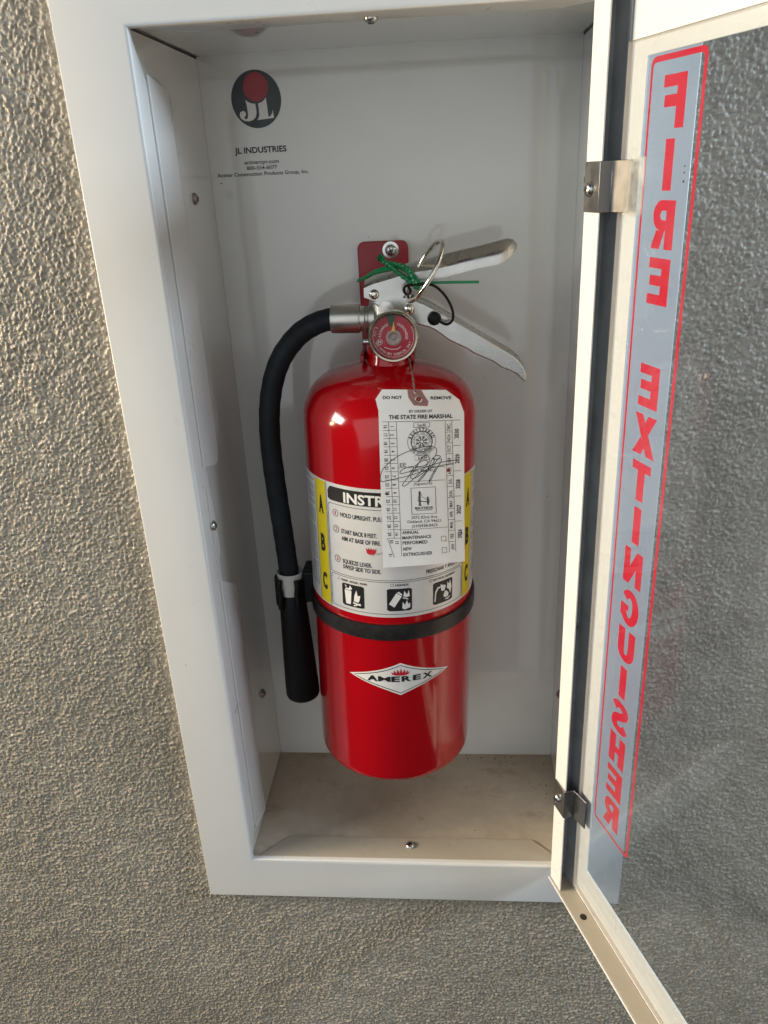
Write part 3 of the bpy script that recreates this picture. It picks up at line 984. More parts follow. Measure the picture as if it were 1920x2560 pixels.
MB().tube(spline([(a / 1e3, b / 1e3, c / 1e3 - 0.31) for a, b, c in pts], 6), 0.00085, 8).build('tether', 'plastic', va)
q = Matrix.Translation((0.0293, -0.0106, 0.3257 - 0.31)) @ Matrix.Rotation(R(90), 4, 'X')
MB().lathe([(0.0030, 0.0), (0.0040, 0.0008), (0.0042, 0.0030), (0.0036, 0.0048), (0.0020, 0.0058), (0.0004, 0.0060)], 24, q).build('tether_stopper', 'plastic', va)

# pressure gauge
ga = empty('pressure_gauge', (0.005, -0.022, 0.3182), ext)
GR = 0.0153
q = Matrix.Rotation(R(90), 4, 'X')
MB().lathe([(0.0060, 0.0), (GR * 0.93, 0.0015), (GR, 0.0035), (GR, 0.0090), (GR * 0.985, 0.0112), (GR * 0.94, 0.0120), (GR * 0.88, 0.0117), (GR * 0.85, 0.0105), (GR * 0.845, 0.0090)], 64, q).build('bezel', 'brass', ga)
gy = lambda k: (lambda x, z: (x, -0.0092 - 0.00012 * k, z))
MB().sheet(ellipse(0, 0, GR * 0.872, n=48), gy(0)).build('dial', 'dial', ga)
wedge = [(GR * 0.40 * math.cos(R(a)), GR * 0.40 * math.sin(R(a))) for a in (84, 108)] + [(GR * 0.865 * math.cos(R(a)), GR * 0.865 * math.sin(R(a))) for a in (107, 101, 95, 89, 84)]
MB().sheet(wedge, gy(1)).build('green_zone', 'dial_green', ga)
q2 = Matrix.Translation((0.0003, -0.0092, -0.0006)) @ q
MB().lathe([(0.0048, 0.0), (0.0047, 0.0004), (0.0030, 0.0006), (0.0028, 0.0005), (0.0012, 0.0006), (0.0010, 0.0010), (0.0002, 0.0011)], 32, q2).build('hub', 'hub', ga)
MB().prism([(-0.0010, 0.0035), (0.0014, 0.0035), (0.0004, 0.0094)], lambda a, b: (a, -0.0098, b), lambda a, b: (a, -0.0102, b)).build('needle', 'needle', ga)
mb = MB()
write_arc(mb, 'USE WITH DRY CHEMICAL ONLY', (0, 0), GR * 0.69, 197, 345, 0.00145, gy(1), 0, inward=True)
write_arc(mb, 'RECHARGE', (0, 0), GR * 0.53, 182, 112, 0.00150, gy(1))
write_arc(mb, 'OVERCHARGE', (0, 0), GR * 0.53, 72, -12, 0.00150, gy(1))
write_arc(mb, 'PSI 0', (0, 0), GR * 0.72, 178, 148, 0.00120, gy(1))
stroke(mb, ellipse(0, 0, GR * 0.80, n=40, a0=150, a1=390), 0.00022, gy(1))
stroke(mb, ellipse(-0.0082, -0.0030, 0.0017, n=20), 0.00022, gy(1), closed=True)
write_at(mb, 'M', (-0.0082, -0.0030), 0.0017, 0, gy(1), 1)
stroke(mb, [(-0.0055, -0.0062), (-0.0015, -0.0075), (0.0025, -0.0073), (0.0045, -0.0058)], 0.00035, gy(1))
mb.build('lettering', 'ink_white', ga)
MB().lathe([(GR * 0.868, 0.0106), (GR * 0.5, 0.0112), (0.0002, 0.0114)], 40, q, cap=False).build('lens', 'lens', ga)

# hose with ferrules, nozzle
ho = empty('hose', (-0.0357, -0.004, 0.3245), ext)
ox, oy, oz = -0.0357, -0.004, 0.3245
path = [(-0.0180, 0.3246), (-0.0290, 0.3246), (-0.0370, 0.3240), (-0.0460, 0.3213), (-0.0565, 0.3150), (-0.0665, 0.3040), (-0.0735, 0.2910), (-0.0783, 0.2740), (-0.0805, 0.2550), (-0.0806, 0.2330), (-0.0790, 0.2050), (-0.0772, 0.1800), (-0.0758, 0.1600), (-0.0746, 0.1400), (-0.0742, 0.1280)]
yy = [0, 0, 0, 0, 0, 0, 0, 0, 0, 0.0, 0.0, 0, 0, 0, 0]
pts = spline([(a - ox, y, b - oz) for (a, b), y in zip(path, yy)], 6)
rr = [0.0070 + 0.00012 * math.sin(i * 1.7) for i in range(len(pts))]
MB().tube(pts, rr, 24).build('rubber_hose', 'rubber', ho)
q = Matrix.Translation((-0.0357 - ox, 0, 0.3245 - oz)) @ Matrix.Rotation(R(90), 4, 'Y')
MB().lathe([(0.0072, 0.0), (0.0088, 0.0003), (0.0090, 0.0012), (0.0090, 0.0170), (0.0087, 0.0183), (0.0078, 0.0186), (0.0078, 0.0215), (0.0070, 0.0220)], 40, q).build('hose_ferrule', 'alu', ho)
no = empty('nozzle', (-0.0742, -0.004, 0.1400), ext)
mb = MB()
q = Matrix.Rotation(R(-1.9), 4, 'Y')
mb.lathe([(0.0112, -0.1032), (0.0125, -0.1020), (0.0130, -0.0998), (0.0128, -0.0900), (0.0112, -0.0500), (0.0098, -0.0200), (0.0086, -0.0125)], 40, q @ Matrix.Identity(4), cap=False)
mb.lathe([(0.0112, -0.1032), (0.0100, -0.1010), (0.0080, -0.0700), (0.0001, -0.0690)], 40, q, cap=False)
mb.build('horn', 'plastic', no)
MB().lathe([(0.0080, -0.0130), (0.0085, -0.0125), (0.0086, -0.0050), (0.0091, 0.0015), (0.0098, 0.0045), (0.0092, 0.0052), (0.0078, 0.0030)], 36).build('nozzle_ferrule', 'ferrule', no)

# retaining strap with the nozzle clip
stp = empty('retaining_strap', (0, 0, 0.128), ext)
mb = MB()
mb.lathe([(RC + 0.0002, -0.0059), (RC + 0.0018, -0.0056), (RC + 0.0021, -0.0020), (RC + 0.0021, 0.0020), (RC + 0.0018, 0.0056), (RC + 0.0002, 0.0059)], 128, cap=False)
mb.build('strap_band', 'band', stp)
mb = MB()
arc = []
for a in np.linspace(-55, 235, 22):
    arc.append((math.cos(R(a)), math.sin(R(a))))
z0, z1 = -0.0085, 0.0125
vs, fs = [], []
for i, (ca_, sa_) in enumerate(arc):
    for (r_, z) in ((0.0094, z0), (0.0116, z0), (0.0116, z1), (0.0094, z1)):
        vs.append((-0.0742 + r_ * ca_, -0.004 + r_ * sa_, z))
for i in range(len(arc) - 1):
    for k in range(4):
        fs.append((4 * i + k, 4 * i + (k + 1) % 4, 4 * i + 4 + (k + 1) % 4, 4 * i + 4 + k))
fs += [(0, 3, 2, 1), tuple(4 * (len(arc) - 1) + k for k in range(4))]
mb.add(vs, fs)
for sg in (-1, 1):      # rolled finger ends of the clip
    a = R(-55 if sg > 0 else 235)
    p = (-0.0742 + 0.0106 * math.cos(a), -0.004 + 0.0106 * math.sin(a))
    mb.tube(spline([(p[0], p[1], z0 - 0.0015), (p[0] + sg * 0.0004, p[1] - 0.001, z0 + 0.004), (p[0] - sg * 0.0002, p[1] - 0.0006, 0.002), (p[0] + sg * 0.0006, p[1] - 0.001, 0.008), (p[0], p[1], z1 + 0.001)], 4), 0.0021, 10)
mb.build('nozzle_clip', 'plastic', stp)
MB().box(-0.0650, -0.0535, -0.008, 0.012, -0.0070, 0.0180).build('clip_arm', 'plastic', stp, bevel=0.0015)

# ---------------- wrap-round printed label: x in degrees from its centre line, y in metres up the cylinder
FACE = 8.1


def cyl(k):
    def f(deg, z):
        a = R(deg + FACE)
        r_ = RC + 0.00012 + 0.00016 * k
        return (r_ * math.sin(a), -r_ * math.cos(a), z)
    return f


def wrap(mb, d0, d1, z0, z1, k, n=None, mi=0):
    n = n or max(2, int(abs(d1 - d0) / 2.0))
    f = cyl(k)
    vs = []
    for i in range(n + 1):
        d = d0 + (d1 - d0) * i / n
        vs += [f(d, z0), f(d, z1)]
    mb.add(vs, [(2 * i, 2 * i + 2, 2 * i + 3, 2 * i + 1) for i in range(n)], mi)


DEG = 180 / math.pi / RC        # degrees per metre of arc


def wrap_poly(mb, pts, k, mi=0):
    mb.sheet(pts, cyl(k), mi)


def wrap_line(mb, pts, wd, k, closed=False, mi=0):
    """line of width wd metres; points in (deg, z)"""
    f = cyl(k)
    stroke(mb, [(d / DEG, z) for d, z in pts], wd, lambda x, y: f(x * DEG, y), mi, closed)


lab = empty('instruction_label', (0, 0, 0.184), ext)
_cy = cyl


def lab_shift(o):
    o.location = (0, 0, -0.184)
    return o


mb = MB()
wrap(mb, -92, 92, 0.1393, 0.2300, 0)
lab_shift(mb.build('label_sheet', 'silver', lab))
for s in (-1, 1):
    mb = MB()
    wrap(mb, s * 51.2, s * 62.4, 0.1402, 0.2291, 1)
    lab_shift(mb.build('yellow_stripe', 'yellow', lab))
mb = MB()
hb = round_poly([(-49, 0.2180), (49, 0.2180), (49, 0.2277), (-49, 0.2277)], 0.0)
# header banner with rounded upper corners, as columns
n = 50
vs = []
f = cyl(1)
for i in range(n + 1):
    d = -49 + 98 * i / n
    e = max(0.0, (abs(d) - 45.5) / 3.5)
    drop = 0.0032 * (1 - math.sqrt(max(0, 1 - e * e)))
    vs += [f(d, 0.2180 + drop * 0.4), f(d, 0.2277 - drop)]
mb.add(vs, [(2 * i, 2 * i + 2, 2 * i + 3, 2 * i + 1) for i in range(n)])
lab_shift(mb.build('header_banner', 'ink', lab))
mb = MB()
write(mb, 'INSTRUCTIONS', (-35.8, 0.2190), (35.8, 0.2190), 0.0064, cyl(2), 2)
lab_shift(mb.build('header_lettering', 'ink_white', lab))

mb = MB()
dn = lambda pts: [p for i in range(len(pts)) for p in [tuple(np.array(pts[i]) + (np.array(pts[(i + 1) % len(pts)]) - np.array(pts[i])) * t_) for t_ in np.linspace(0, 1, 24)[:-1]]]


def wrap_frame(d0, d1, z0, z1):
    c = round_poly([(d0, z0), (d1, z0), (d1, z1), (d0, z1)], 0.0)
    rp = round_poly([(d0 / DEG, z0), (d1 / DEG, z0), (d1 / DEG, z1), (d0 / DEG, z1)], 0.0028, 5)
    out = []
    for i, p in enumerate(rp):
        qn = rp[(i + 1) % len(rp)]
        m = max(1, int(np.hypot(qn[0] - p[0], qn[1] - p[1]) / 0.0025))
        for k in range(m):
            out.append(((p[0] + (qn[0] - p[0]) * k / m) * DEG, p[1] + (qn[1] - p[1]) * k / m))
    wrap_line(mb, out, 0.00032, 1, closed=True)


wrap_frame(-49.3, 49.3, 0.1668, 0.2160)
wrap_frame(-49.3, 49.3, 0.1418, 0.1655)
for d in (-63.0, -50.4, 50.4, 63.0):
    mb2 = [(d, z) for z in np.linspace(0.1400, 0.2292, 3)]
    wrap_line(mb, mb2, 0.00030, 1)
for s, d0, d1, z, cap, bo in [('HOLD UPRIGHT. PULL PIN.', -38.8, -3.5, 0.2084, 0.0029, 1), ('START BACK 8 FEET.', -38.6, -13.8, 0.1969, 0.0029, 1), ('AIM AT BASE OF FIRE.', -38.6, -11.5, 0.1919, 0.0029, 1),
                              ('SQUEEZE LEVER.', -38.5, -17.6, 0.1756, 0.0029, 1), ('SWEEP SIDE TO SIDE.', -38.4, -11.7, 0.1716, 0.0029, 1), ('PRESIONAR Y APLICAR', 18.2, 45.2, 0.1692, 0.0027, 1),
                              ('TRASH . WOOD . PAPER', -40.6, -21.2, 0.1622, 0.0013, 2), ('LIQUIDS', -2.6, 6.0, 0.1628, 0.0014, 2), ('ELECTRICAL EQUIPMENT', 23.0, 42.0, 0.1625, 0.0014, 2)]:
    write(mb, s, (d0, z), (d1, z), cap, cyl(1), bo)
for s, z in (('A', 0.2123), ('B', 0.1846), ('C', 0.1562)):
    for sg in (-1, 1):
        write(mb, s, (sg * 56.6 - 2.5, z - 0.0057), (sg * 56.6 + 2.5, z - 0.0057), 0.0114, cyl(2), 3)
for z in (0.2100, 0.1987, 0.1775):
    wrap_line(mb, [(-42.8 + 0.00215 * DEG * math.cos(a), z + 0.00245 * math.sin(a)) for a in np.linspace(0, 2 * math.pi, 25)[:-1]], 0.00034, 1, closed=True)
wrap_line(mb, [(-43.4, 0.1624), (-41.6, 0.1624), (-42.5, 0.1640)], 0.00025, 1, closed=True)
wrap_line(mb, [(-5.6, 0.1626), (-3.8, 0.1626), (-3.8, 0.1643), (-5.6, 0.1643)], 0.00025, 1, closed=True)
wrap_line(mb, [(21.2 + 1.0 * math.cos(a), 0.1632 + 0.0010 * math.sin(a)) for a in np.linspace(0, 2 * math.pi, 17)[:-1]], 0.00028, 1, closed=True)
wrap_line(mb, [(-18.2, 0.1842), (-8, 0.1846), (2, 0.1848)], 0.0002, 1)
wrap_line(mb, [(-14.5, 0.1850), (-8, 0.1866), (2, 0.1884)], 0.0002, 1)
wrap_line(mb, [(-14.3, 0.1858), (-8, 0.1876), (2, 0.1898)], 0.0002, 1)
lab_shift(mb.build('lettering', 'ink', lab))
for s, z in (('1', 0.2100), ('2', 0.1987), ('3', 0.1775)):
    mb = MB()
    write(mb, s, (-43.5 if s != '1' else -43.2, z - 0.0013), (-42.1 if s != '1' else -42.5, z - 0.0013), 0.0026, cyl(1), 1)
    lab_shift(mb.build('step_number', 'ink_red', lab))
mb = MB()
flame = [(-3.2, 0.0), (-3.6, 2.2), (-4.0, 5.2), (-2.4, 3.4), (-1.9, 5.6), (-0.8, 3.4), (0.2, 5.4), (0.9, 3.2), (2.0, 5.2), (2.6, 3.2), (4.0, 5.4), (3.6, 2.0), (3.0, 0.0), (1.6, -1.2), (-1.6, -1.2)]
wrap_poly(mb, [(-17.8 + a / 1000 * DEG * 0.86, 0.1858 + b / 1000 * 0.72) for a, b in flame], 1)
lab_shift(mb.build('flame_print', 'ink_red', lab))
# pictograms
for c0, kind in ((-31.7, 0), (0.0, 1), (31.4, 2)):
    h = 8.2
    mb = MB()
    vs = []
    f = cyl(1)
    n = 10
    for i in range(n + 1):
        d = c0 - h + 2 * h * i / n
        e = 0.0008 if i in (0, n) else 0.0
        vs += [f(d, 0.1442 + e), f(d, 0.1608 - e)]
    mb.add(vs, [(2 * i, 2 * i + 2, 2 * i + 3, 2 * i + 1) for i in range(n)])
    lab_shift(mb.build('pictogram', 'ink', lab))
    mb = MB()
    g = lambda x, z: (c0 + x * h, 0.1525 + z * 0.0083)
    if kind == 0:
        P = [[(-0.75, 0.42), (-0.1, 0.42), (-0.2, -0.80), (-0.65, -0.80)], [(-0.72, 0.47), (-0.62, 0.62), (-0.25, 0.66), (-0.12, 0.47)],
             [(-0.62, 0.66), (-0.72, 0.9), (-0.5, 0.78)], [(-0.3, 0.68), (-0.22, 0.92), (-0.02, 0.62), (-0.15, 0.55)],
             [(0.1, -0.45), (0.15, 0.05), (0.35, 0.6), (0.45, 0.1), (0.68, 0.15), (0.6, -0.3), (0.5, -0.5)], [(0.02, -0.52), (0.7, -0.66), (0.72, -0.78), (0.0, -0.66)], [(0.05, -0.82), (0.66, -0.56), (0.7, -0.62), (0.1, -0.92)]]
    elif kind == 1:
        P = [[(-0.85, -0.35), (-0.25, 0.62), (0.18, 0.32), (-0.42, -0.66)], [(-0.22, 0.66), (-0.05, 0.74), (0.2, 0.52), (0.2, 0.36)],
             [(0.25, 0.22), (0.5, 0.18), (0.72, 0.05), (0.68, 0.0), (0.42, 0.1), (0.25, 0.14)], [(0.3, 0.3), (0.38, 0.8), (0.6, 0.45), (0.75, 0.85), (0.82, 0.3), (0.6, 0.22)],
             [(0.2, -0.75), (0.25, -0.2), (0.42, -0.45), (0.6, -0.05), (0.7, -0.4), (0.85, -0.3), (0.85, -0.72), (0.4, -0.88)]]
    else:
        P = [[(-0.9, -0.7), (-0.78, -0.7), (-0.7, 0.1), (-0.5, 0.4), (-0.3, 0.42), (-0.3, 0.55), (-0.6, 0.55), (-0.82, 0.2)],
             [(-0.32, 0.72), (0.25, 0.5), (0.1, 0.05), (-0.22, 0.12)], [(0.12, -0.05), (0.3, 0.0), (0.55, -0.28), (0.5, -0.55), (0.2, -0.62), (-0.02, -0.4)],
             [(0.35, 0.2), (0.42, 0.75), (0.6, 0.5), (0.72, 0.85), (0.88, 0.2), (0.75, -0.4), (0.6, 0.0)], [(0.1, -0.75), (0.4, -0.7), (0.8, -0.6), (0.5, -0.85)]]
    for p in P:
        mb.sheet([g(*q_) for q_ in p], cyl(2))
    lab_shift(mb.build('pictogram_drawing', 'ink_white', lab))
# unreadable fine print at both sides: broken hairlines
rnd = random.Random(5)
for sg in (-1, 1):
    mb = MB()
    z = 0.2262
    while z > 0.1460:
        if rnd.random() < 0.90:
            d = 65.0
            while d < 84:
                w_ = rnd.uniform(0.8, 2.6)
                wrap(mb, sg * d, sg * min(d + w_, 84.5), z, z + 0.00055, 1, n=2)
                d += w_ + 0.7
        z -= 0.00150 if rnd.random() > 0.12 else 0.0032
    o = lab_shift(mb.build('fine_print', 'ink_grey', lab))
    o['kind'] = 'stuff'

# ---------------- kite-shaped maker's badge
bd = empty('maker_badge', (0, 0, 0.090), ext)


def kite(sx, sz, n=8):
    """concave kite outline on the cylinder, (deg, z)"""
    K = [(-36.8 * sx, 0.0908), (0, 0.0903 + 0.0132 * sz), (36.8 * sx, 0.0908), (0, 0.0903 - 0.0130 * sz)]
    out = []
    for i in range(4):
        a, b = np.array(K[i]), np.array(K[(i + 1) % 4])
        for k in range(n):
            t_ = k / n
            p = a + (b - a) * t_
            p[1] += (0.0903 - p[1]) * 0.10 * math.sin(math.pi * t_)
            out.append(tuple(p))
    return out


def kite_fill(mb, sx, sz, k):
    pts = kite(sx, sz)
    n = 8
    up_ = pts[0:2 * n + 1]
    lo_ = [pts[0]] + pts[:2 * n:-1] + [pts[2 * n]]
    f = cyl(k)
    vs = []
    for a, b in zip(up_, lo_):
        vs += [f(*a), f(*b)]
    mb.add(vs, [(2 * i, 2 * i + 1, 2 * i + 3, 2 * i + 2) for i in range(len(up_) - 1)])


def bshift(o):
    o.location = (0, 0, -0.090)
    return o


mb = MB(); kite_fill(mb, 1.0, 1.0, 0); bshift(mb.build('badge_sheet', 'ink_white', bd))
mb = MB(); wrap_line(mb, kite(0.90, 0.86), 0.00050, 1, closed=True)
for d, ch, hw in ((-19.4, 'A', 3.7), (-11.2, 'M', 4.3), (-3.4, 'E', 2.9), (4.0, 'R', 3.3), (11.4, 'E', 2.9), (19.2, 'X', 3.8)):
    write(mb, ch, (d - hw, 0.0886), (d + hw, 0.0886), 0.0040, cyl(1), 1 if ch == 'M' else 3)
bshift(mb.build('badge_lettering', 'ink', bd))
mb = MB()
fl = [(-5.6, 0.6), (-6.4, 3.4), (-4.6, 1.8), (-4.6, 5.0), (-2.6, 1.9), (-2.2, 6.0), (-0.5, 2.0), (0.2, 7.0), (1.3, 2.0), (3.0, 6.0), (3.4, 1.8), (5.0, 5.0), (5.0, 1.8), (6.6, 3.4), (5.6, 0.6), (3.0, -0.3), (0, -0.5), (-3.0, -0.3)]
wrap_poly(mb, [(a, 0.0938 + b / 1000 * 0.80) for a, b in fl], 1)
bshift(mb.build('badge_flames', 'ink_red', bd))

# ================================================================== red wall hook behind the valve
hk = empty('wall_hook', (-0.008, DEP, 0.40), label='dark red painted hook plate screwed to the cabinet back behind the valve', category='hook')
hx0, hz0 = -0.008, 0.40
poly = round_poly([(-0.0250, 0.345), (0.0096, 0.345), (0.0096, 0.4372), (-0.0250, 0.4372)], [0.003, 0.003, 0.0055, 0.0055], 6)
poly = [(a - hx0 - 0.012 * (b - 0.40) * 0, b - hz0) for a, b in poly]
MB().prism(poly, lambda a, b: (a, -0.0004, b), lambda a, b: (a, -0.0036, b)).build('hook_plate', 'red_flat', hk, bevel=0.0006)
for sx in (-1, 1):
    x = -0.003 - hx0 + sx * 0.0160
    arm = round_poly([(-0.0036, -0.005), (-0.0036, -0.030), (-0.070, -0.0310), (-0.070, -0.0255), (-0.030, -0.0240)], [0.001, 0.004, 0.002, 0.002, 0.006])
    MB().prism(arm, lambda a, b: (x - 0.0012, a, b), lambda a, b: (x + 0.0012, a, b)).build('hook_arm', 'red_flat', hk, bevel=0.0004)
MB().lathe([(0.0056, 0.0), (0.0056, 0.0006), (0.0046, 0.0008)], 24, Matrix.Translation((-0.0022 - hx0, -0.0036, 0.4313 - hz0)) @ Matrix.Rotation(R(90), 4, 'X')).build('washer', 'steel', hk)
screw_head('screw', hk, (-0.0022 - hx0, -0.0043, 0.4313 - hz0), (0, -1, 0), 0.0038)

# ================================================================== service tag on a twisted wire
AL, PIT, TDD = R(10), R(3), 0.0605
lean = Matrix.Translation((EX, EY, EZ)) @ Matrix.Rotation(LEAN, 4, 'Y')
n_ = Vector((math.sin(AL), -math.cos(AL), math.tan(PIT))).normalized()
e_ = Vector((math.cos(AL), math.sin(AL), 0))
f_ = e_.cross(-n_) if e_.cross(-n_).z > 0 else n_.cross(e_)
f_ = f_ if f_.z > 0 else -f_
P0 = Vector((math.sin(AL) * TDD, -math.cos(AL) * TDD, 0.24))
Mt = Matrix(((e_.x, n_.x, f_.x, P0.x), (e_.y, n_.y, f_.y, P0.y), (e_.z, n_.z, f_.z, P0.z), (0, 0, 0, 1)))
tag = empty('service_tag', label='cream card service tag with punched holes hanging over the extinguisher label', category='tag')
tag.matrix_world = lean @ Mt


def curl(x, y):
    """gentle bow of the card (mm in, mm out, towards the viewer)"""
    return 0.9 * ((x - 12) / 26) ** 2 * -0.8 + 1.4 * max(0.0, (-y - 20) / 40) ** 2 + (-0.06 * max(0, x - 29) * max(0, (y - 30) / 14))


def tg(k):
    return lambda x, y: (x / 1000, (curl(x, y) + 0.12 * k) / 1000, y / 1000)


TAG_OUT = [(-10.41, 53.18), (-14.43, 47.52), (-12.88, 40.47), (-12.78, -59.61), (39.25, -59.01), (38.12, 37.12), (35.18, 44.87), (27.07, 51.2)]
HOLES = [(10.82, 46.42, 1.55), (28.68, 1.92, 1.25), (-9.15, -10.74, 1.25), (26.99, -43.87, 1.25), (36.75, -40.07, 1.2)]


def clip_grid(mb, inside, k, step, x0, x1, y0, y1):
    """card cut into small faces so that it can bow; the outline is followed by snapping"""
    pass


def in_poly(x, y, P):
    c = False
    for i in range(len(P)):
        (xa, ya), (xb, yb) = P[i - 1], P[i]
        if (ya > y) != (yb > y) and x < (xb - xa) * (y - ya) / (yb - ya) + xa:
            c = not c
    return c


def card():
    """bmesh card: outline with punched holes, cut by a grid so that it can bow"""
    import bmesh
    from mathutils.geometry import tessellate_polygon
    loops = [[Vector((x, y, 0)) for x, y in TAG_OUT]] + [[Vector((*p, 0)) for p in ellipse(a, b, r, n=18)] for a, b, r in HOLES]
    tris = tessellate_polygon(loops)
    flat = [v for lp_ in loops for v in lp_]
    bm = bmesh.new()
    vv = [bm.verts.new(v) for v in flat]
    for t3 in tris:
        try:
            bm.faces.new([vv[i] for i in t3])
        except ValueError:
            pass
    for axis, rng_ in ((0, np.arange(-12, 40, 5.2)), (1, np.arange(-57, 53, 6.0))):
        for c in rng_:
            g = bm.verts[:] + bm.edges[:] + bm.faces[:]
            no_ = (1, 0, 0) if axis == 0 else (0, 1, 0)
            co = (c, 0, 0) if axis == 0 else (0, c, 0)
            bmesh.ops.bisect_plane(bm, geom=g, plane_co=co, plane_no=no_, dist=1e-5)
    f0 = tg(0)
    for v in bm.verts:
        v.co = Vector(f0(v.co.x, v.co.y))
    me = bpy.data.meshes.new('tag_card')
    bmesh.ops.recalc_face_normals(bm, faces=bm.faces[:])
    bm.to_mesh(me)
    bm.free()
    me.materials.append(M['paper'])
    o = bpy.data.objects.new('tag_card', me)
    col.objects.link(o)
    o.parent = tag
    s = o.modifiers.new('thickness', 'SOLIDIFY')
    s.thickness, s.offset = 0.00030, 0.0
    return o


card()
KT = 2.2
pt = [(4.23, 52.6), (4.85, 47.67), (8.0, 42.95), (16.04, 42.12), (16.59, 44.95), (14.21, 48.56), (12.2, 52.2)]
mb = MB()
hole_ = ellipse(10.82, 46.42, 2.3, n=21)
po = [pt[0], (4.45, 50.5), pt[1], (6.2, 45.6), pt[2], (10.6, 42.7), (13.3, 42.4), pt[3], (16.3, 43.4), pt[4], (15.5, 46.6), pt[5], (13.3, 50.2), pt[6], (9.5, 52.4), (7.0, 52.5)]
cx_, cy_ = 10.82, 46.42
po = sorted(po, key=lambda p: math.atan2(p[1] - cy_, p[0] - cx_))
inn = [(cx_ + 2.2 * math.cos(math.atan2(p[1] - cy_, p[0] - cx_)), cy_ + 2.2 * math.sin(math.atan2(p[1] - cy_, p[0] - cx_))) for p in po]
mb.add([tg(KT)(*p) for p in po] + [tg(KT)(*p) for p in inn], [(i, (i + 1) % len(po), len(po) + (i + 1) % len(po), len(po) + i) for i in range(len(po))])
mb.build('hole_patch', 'manila', tag)
q = Matrix.Translation(tg(1.5)(10.82, 46.42)) @ Matrix.Rotation(R(-90), 4, 'X')
ey = [tuple(Vector(tg(2.4)(10.82, 46.42)) + Vector((0.00190 * math.cos(a), 0, 0.00190 * math.sin(a)))) for a in np.linspace(0, 2 * math.pi, 25)[:-1]]
MB().tube(ey, 0.00040, 8, closed=True).build('eyelet', 'steel', tag)

TAG_TEXT=[
  ('DO NOT',-10.2,47.5,1.0,47.2,1.70,2),
  ('REMOVE',17.9,46.1,30.3,45.6,1.70,2),
  ('BY ORDER OF',5.1,38.8,18.8,38.4,1.50,1),
  ('THE STATE FIRE MARSHAL',-7.0,35.4,31.1,34.3,2.30,2),
  ('Type BD',9.8,30.2,14.9,30.2,1.50,1),
  ('EE',-1.0,5.8,2.9,5.8,2.30,0),
  ('(Cert. Reg. No.)',5.0,2.2,20.4,1.8,1.60,0),
  ('(Signature)',7.3,-6.4,18.6,-6.3,1.60,0),
  ('BAYSIDE',7.9,-22.0,19.0,-22.1,1.40,2),
  ('FIRE PROTECTION',8.7,-23.1,18.5,-23.2,0.60,2),
  ('2072 82nd Ave',5.4,-28.2,21.7,-28.5,1.90,0),
  ('Oakland, CA 94621',3.0,-30.8,24.0,-31.2,1.80,0),
  ('(510)938-8433',5.9,-33.9,21.8,-34.0,1.80,0),
  ('ANNUAL',-0.4,-37.9,10.0,-38.0,2.00,1),
  ('MAINTENANCE',-0.3,-41.4,17.8,-41.4,2.00,1),
  ('PERFORMED',-0.2,-44.8,15.4,-44.9,2.10,1),
  ('NEW',0.0,-48.8,5.5,-48.8,2.10,1),
  ('EXTINGUISHER',0.1,-52.5,18.4,-52.5,2.10,1),
]
TAG_DAYS= [('16', -9.2, 30.9), ('17', -9.2, 25.8), ('18', -9.3, 20.7), ('19', -9.2, 15.7), ('20', -9.1, 10.5), ('21', -9.0, 5.3), ('22', -8.9, -0.1), ('23', -8.8, -5.2), ('24', -8.6, -10.6), ('25', -8.6, -15.9), ('26', -8.5, -21.2), ('27', -8.4, -26.7), ('28', -8.3, -32.1), ('29', -8.2, -37.5), ('30', -7.2, -42.4), ('31', -8.0, -51.3), ('1', -5.2, 30.8), ('2', -5.3, 25.8), ('3', -5.1, 20.6), ('4', -5.0, 15.6), ('5', -5.1, 10.4), ('6', -4.9, 5.1), ('7', -4.8, -0.0), ('8', -4.7, -5.4), ('9', -4.5, -10.6), ('10', -4.4, -16.0), ('11', -4.4, -21.3), ('12', -4.2, -26.8), ('13', -4.0, -32.1), ('14', -3.9, -37.7), ('15', -3.7, -43.3)]
TAG_MONTHS= [('DEC.', 28.8, 28.9), ('NOV.', 28.9, 22.3), ('OCT', 29.0, 15.4), ('SEP', 29.2, 8.3), ('AUG', 29.5, 1.4), ('JUL', 29.8, -5.4), ('JUN.', 30.2, -13.2), ('MAY', 30.4, -19.8), ('APR', 30.6, -26.8), ('MAR', 30.7, -33.8), ('FEB', 31.1, -41.3), ('JAN', 31.4, -48.5)]
TAG_YEARS= [('2030', 33.6, 24.5), ('2029', 34.2, 8.7), ('2028', 34.7, -7.4), ('2027', 35.3, -23.9), ('2026', 36.0, -40.2)]
